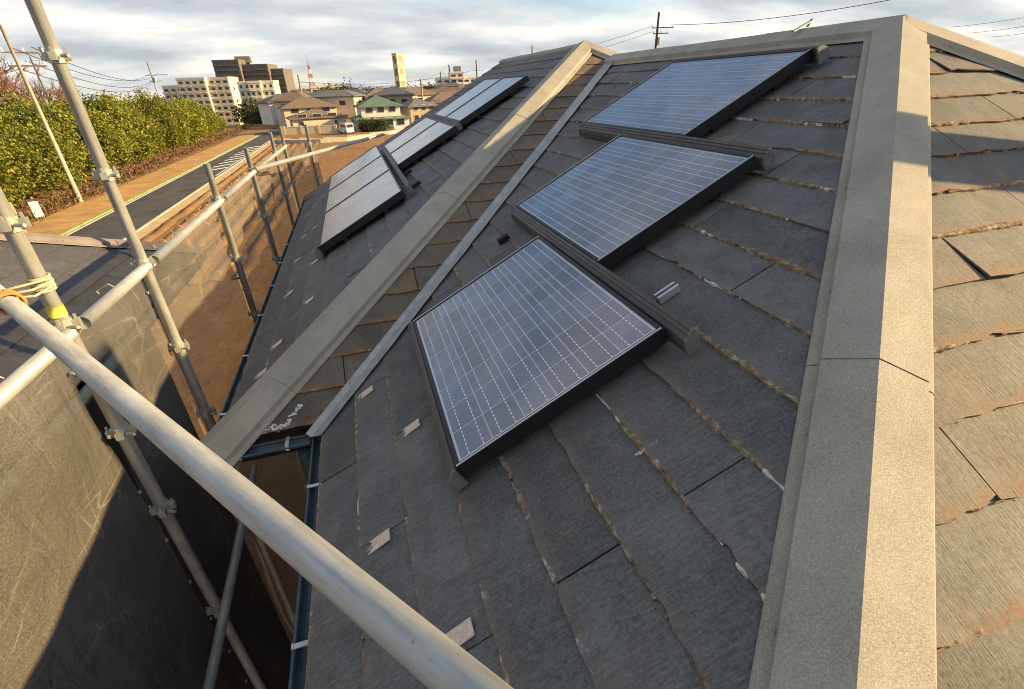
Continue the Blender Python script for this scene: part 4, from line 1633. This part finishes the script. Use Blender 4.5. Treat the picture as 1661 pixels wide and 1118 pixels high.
# chimney stack
pc_ = at(651, 140, 620)
e = empty('chimney_stack', (pc_.x, 620, -7), .5, 'tall square cream chimney stack with dark recesses on the skyline', 'chimney')
ztop = at(646, 88, 620).z
MB().prism([(-4.5, -4.5, 0), (4.5, -4.5, 0), (4.5, 4.5, 0), (-4.5, 4.5, 0)], (0, 0, ztop + 7)).build('shaft', plain('chimney_cream', (.62, .52, .34), .85, .12, .1), e)
for z in (8, 20, 32):
    MB().bx(-4.62, -4.51, -2.0, 2.0, z, z + 7).build('recess', WM['dark'], e)
    MB().bx(-2.0, 2.0, -4.62, -4.51, z + 2, z + 7).build('recess', WM['tan'], e)
MB().bx(-4.8, 4.8, -4.8, 4.8, ztop + 7, ztop + 7.8).build('cap', WM['cream'], e)

# red and white lattice tower
pl_ = at(507, 140, 640)
zt = at(507, 106, 640).z + 7
e = empty('lattice_tower', (pl_.x, 640, -7), .4, 'thin red and white lattice mast on the skyline', 'lattice tower')
M['red_paint'] = plain('red_paint', (.45, .09, .06), .6, .1, .5)
nst = 8
for i in range(nst):
    a0, a1 = 3.2 * (1 - i / nst) + .5, 3.2 * (1 - (i + 1) / nst) + .5
    z0, z1 = zt * i / nst, zt * (i + 1) / nst
    mb = MB()
    cs0 = [V((sx * a0, sy * a0, z0)) for sx, sy in ((-1, -1), (1, -1), (1, 1), (-1, 1))]
    cs1 = [V((sx * a1, sy * a1, z1)) for sx, sy in ((-1, -1), (1, -1), (1, 1), (-1, 1))]
    for j in range(4):
        mb.tube([cs0[j], cs1[j]], .28, 4)
        mb.tube([cs0[j], cs1[(j + 1) % 4]], .16, 4)
        mb.tube([cs0[(j + 1) % 4], cs1[j]], .16, 4)
        mb.tube([cs1[j], cs1[(j + 1) % 4]], .16, 4)
    mb.build('lattice_section', M['red_paint' if i % 2 else 'white_panel'], e)
MB().tube([(0, 0, zt), (0, 0, zt + 7)], .25, 5).build('antenna', M['red_paint'], e)


# utility poles and wires
def upole(pxt, pyt, Y, label, mat='pole_concrete', r=.16, arms=((-.8, 1.6), (-1.7, 1.2)), rz=0.4, extra=True):
    p = at(pxt, pyt, Y)
    zg = ground_z(p.x, Y)
    h = p.z - zg
    e = empty('utility_pole', (p.x, Y, zg), rz, label, 'utility pole')
    MB().tube([(0, 0, -.2), (0, 0, h)], [r, r * .62], 10).build('mast', M[mat], e, True)
    for dz, L in arms:
        a = MB().bx(-L * .35, L, -.05, .05, h + dz - .05, h + dz + .05).build('crossarm', M['pole_dark'], e)
        for k in (-.3, .35, .95):
            MB().tube([(L * k, 0, h + dz + .05), (L * k, 0, h + dz + .3)], [.07, .04], 8).build('insulator', M['white_panel'], a)
    if extra:
        MB().tube([(.32, 0, h - 3.4), (.32, 0, h - 2.6)], .2, 10).build('transformer', M['pole_concrete'], e)
    return e, V((p.x, Y, p.z))


_, u1 = upole(0, 40, 46.7, 'tall pale utility pole rising in front of the evergreens', arms=((-1.6, 1.7), (-2.4, 1.5)), rz=.5, extra=False)
_, u2 = upole(238, 100, 118, 'utility pole standing at the end of the evergreen row beside the white apartments', arms=((-2.2, 2.8), (-3.2, 1.6)), rz=-.1)
_, u3 = upole(48, 92, 150, 'slim dark utility pole behind the leafless trees', 'pole_dark', .2)
_, u4 = upole(1069, 20, 62, 'dark utility pole with crossarms rising behind the main ridge', 'pole_dark', .2, ((-1.6, 2.0), (-2.2, 1.4)), -.3)
_, u5 = upole(863, 74, 120, 'slim dark utility pole rising behind the wing ridge', 'pole_dark', .2, ((-2.4, 1.2),), -.3, False)
_, u6 = upole(772, 97, 200, 'utility pole with a crossarm above the mid rise block', 'pole_dark', .3, ((-3.5, 3.0),), .2, False)
_, u7 = upole(682, 128, 130, 'pale pole standing over the wide brown roof', 'pole_concrete', .3, ((-1.2, 1.4),), .2, False)
_, u8 = upole(483, 122, 210, 'pale pole beside the grey tower', 'pole_concrete', .4, ((-2.4, 3.2),), .2, False)
_, u9 = upole(532, 133, 230, 'small pale pole above the cream block', 'pole_concrete', .3, ((-1.4, 2.6),), .2, False)
_, u10 = upole(714, 116, 300, 'thin pole in front of the mid rise block', 'pole_dark', .35, ((-1.0, 3.0),), .2, False)


def wire(a, b, sag, label, r=.018, group='overhead wires'):
    a, b = V(a), V(b)
    mb = MB()
    path = []
    for i in range(17):
        k = i / 16
        q = a.lerp(b, k)
        path.append(q - V((0, 0, 4 * sag * k * (1 - k))))
    mb.tube(path, r, 5)
    return tag(mb.build('overhead_wire', M['wire']), label, 'wire', group)


for dz, dx in ((-1.3, .0), (-1.3, 1.2), (-2.1, .5), (-2.6, 0)):
    wire(u1 + V((dx, 0, dz)), u2 + V((dx, 0, dz - .6)), 1.6, 'overhead wire strung from the tall pale pole to the pole by the apartments', .03)
wire(u4 + V((-.7, 0, -1.4)), u5 + V((0, 0, -2.1)), .6, 'overhead wire from the dark ridge pole to the slim pole behind the wing', .022)
wire(u4 + V((-.7, 0, -2.0)), u5 + V((.3, 0, -2.9)), .7, 'overhead wire from the dark ridge pole to the slim pole behind the wing', .022)
wire(u4 + V((1.9, 0, -1.3)), at(1475, -6, 40), .5, 'overhead wire rising from the dark ridge pole over the main ridge', .03)
for (a, b) in (((1545, 44), (1700, 22)), ((1570, 54), (1700, 36)), ((1610, 60), (1700, 47))):
    wire(at(*a, 45), at(*b, 38), .1, 'overhead wire crossing behind the sunny hip ridge', .018, 'wires behind the sunny hip')
wire(u8 + V((0, 0, -2)), u6 + V((0, 0, -3.2)), 2.5, 'long far overhead wire running past the chimney', .05)
wire(u9 + V((0, 0, -1)), u10 + V((0, 0, -1)), 3.0, 'long far overhead wire above the green roofed house', .05)

# far skyline bushes and ridge of trees as one mass
me = crown_mesh('far_wood', M['leaf_dark'], 420, 30, 3.2, 1500, 10, 2.6, 99)
o = link('far_wood', me); o.location = (60, 900, -3.2)
tag(o, 'far low wood along the horizon', 'wood', kind='stuff')

# brush beyond the sunny hip (twigs at the right edge)
p = at(1668, 74, 30)
e = empty('bare_tree', (p.x, 30, -7), 1.0, 'leafless tree top peeping over the sunny hip ridge', 'tree')
link('branches', bares[0], e)
e.scale = (.6, .6, (p.z + 7) / 12.2)

# parked van
def van(x, y, z, rz, label):
    e = empty('parked_van', (x, y, z), rz, label, 'van')
    prof = [(-1.7, .28), (1.55, .28), (1.7, .55), (1.62, .95), (1.25, 1.08), (.85, 1.72), (.6, 1.82), (-1.62, 1.82), (-1.72, 1.6)]
    MB().prism([(a, -.74, b) for a, b in prof], (0, 1.48, 0)).build('body', plain('van_paint', (.55, .60, .66), .3, .05, 1), e)
    for sx in (-1.05, 1.05):
        for sy in (-.72, .72):
            w = MB().tube([(sx, sy - .09, .29), (sx, sy + .09, .29)], .29, 14).build('wheel', M['black_frame'], e)
            MB().tube([(sx, sy - .10, .29), (sx, sy + .10, .29)], .16, 10).build('rim', M['alu'], w)
    for a, b in ((-1.45, -.5), (-.4, .55)):
        for sy in (-.752, .752):
            MB().bx(a, b, sy - .01, sy + .01, 1.12, 1.62).build('side_window', M['glass_dark'], e)
    MB().prism([(1.22, -.62, 1.12), (1.22, .62, 1.12), (.9, .58, 1.66), (.9, -.58, 1.66)], (.03, 0, .02)).build('windscreen', M['glass_dark'], e)
    MB().bx(-1.745, -1.71, -.6, .6, 1.1, 1.62).build('rear_window', M['glass_dark'], e)
    for sy in (-.5, .5):
        MB().bx(1.60, 1.70, sy - .14, sy + .14, .68, .86).build('headlight', M['white_panel'], e)


g = ground_pt(563, 217)
van(g.x, g.y, -6.98, 2.0, 'pale blue boxy van parked left of the green roofed house')
# garden wall before the cream house
a, b = ground_pt(462, 219), ground_pt(546, 215)
e = empty('garden_wall', (a.x, a.y, -7), 0, 'low cream garden wall in front of the cream house', 'wall')
d_ = (b - a)
ang = math.atan2(d_.y, d_.x)
e.rotation_euler = (0, 0, ang)
MB().bx(0, d_.length, 0, .2, -.1, 1.25).build('wall_body', WM['cream'], e)
MB().bx(-.05, d_.length + .05, -.05, .25, 1.253, 1.35).build('coping', WM['white'], e)
for i in range(4):
    MB().bx(d_.length * i / 3 - .2, d_.length * i / 3 + .2, -.08, .28, -.1, 1.5).build('pier', WM['cream'], e)
# pale boards by the road
g = ground_pt(68, 358)
e = empty('road_sign', (g.x, g.y, -7), .35, 'blank white board on two posts by the evergreens', 'sign')
MB().bx(-.24, .24, -.03, .03, .25, 1.25).build('board', M['white_panel'], e)
for sx in (-.18, .18):
    MB().tube([(sx, .05, -.1), (sx, .05, 1.2)], .03, 6).build('post', M['pole'], e)
g = ground_pt(48, 390)
e = empty('marker_post', (g.x, g.y, -7), 0, 'slim pale yellow post beside the verge', 'post')
MB().tube([(0, 0, -.2), (0, 0, 2.0)], .07, 8).build('shaft', M['sand'], e)
MB().tube([(0, 0, 2.0), (0, 0, 2.15)], [.075, .03], 8).build('post_cap', M['sand'], e)
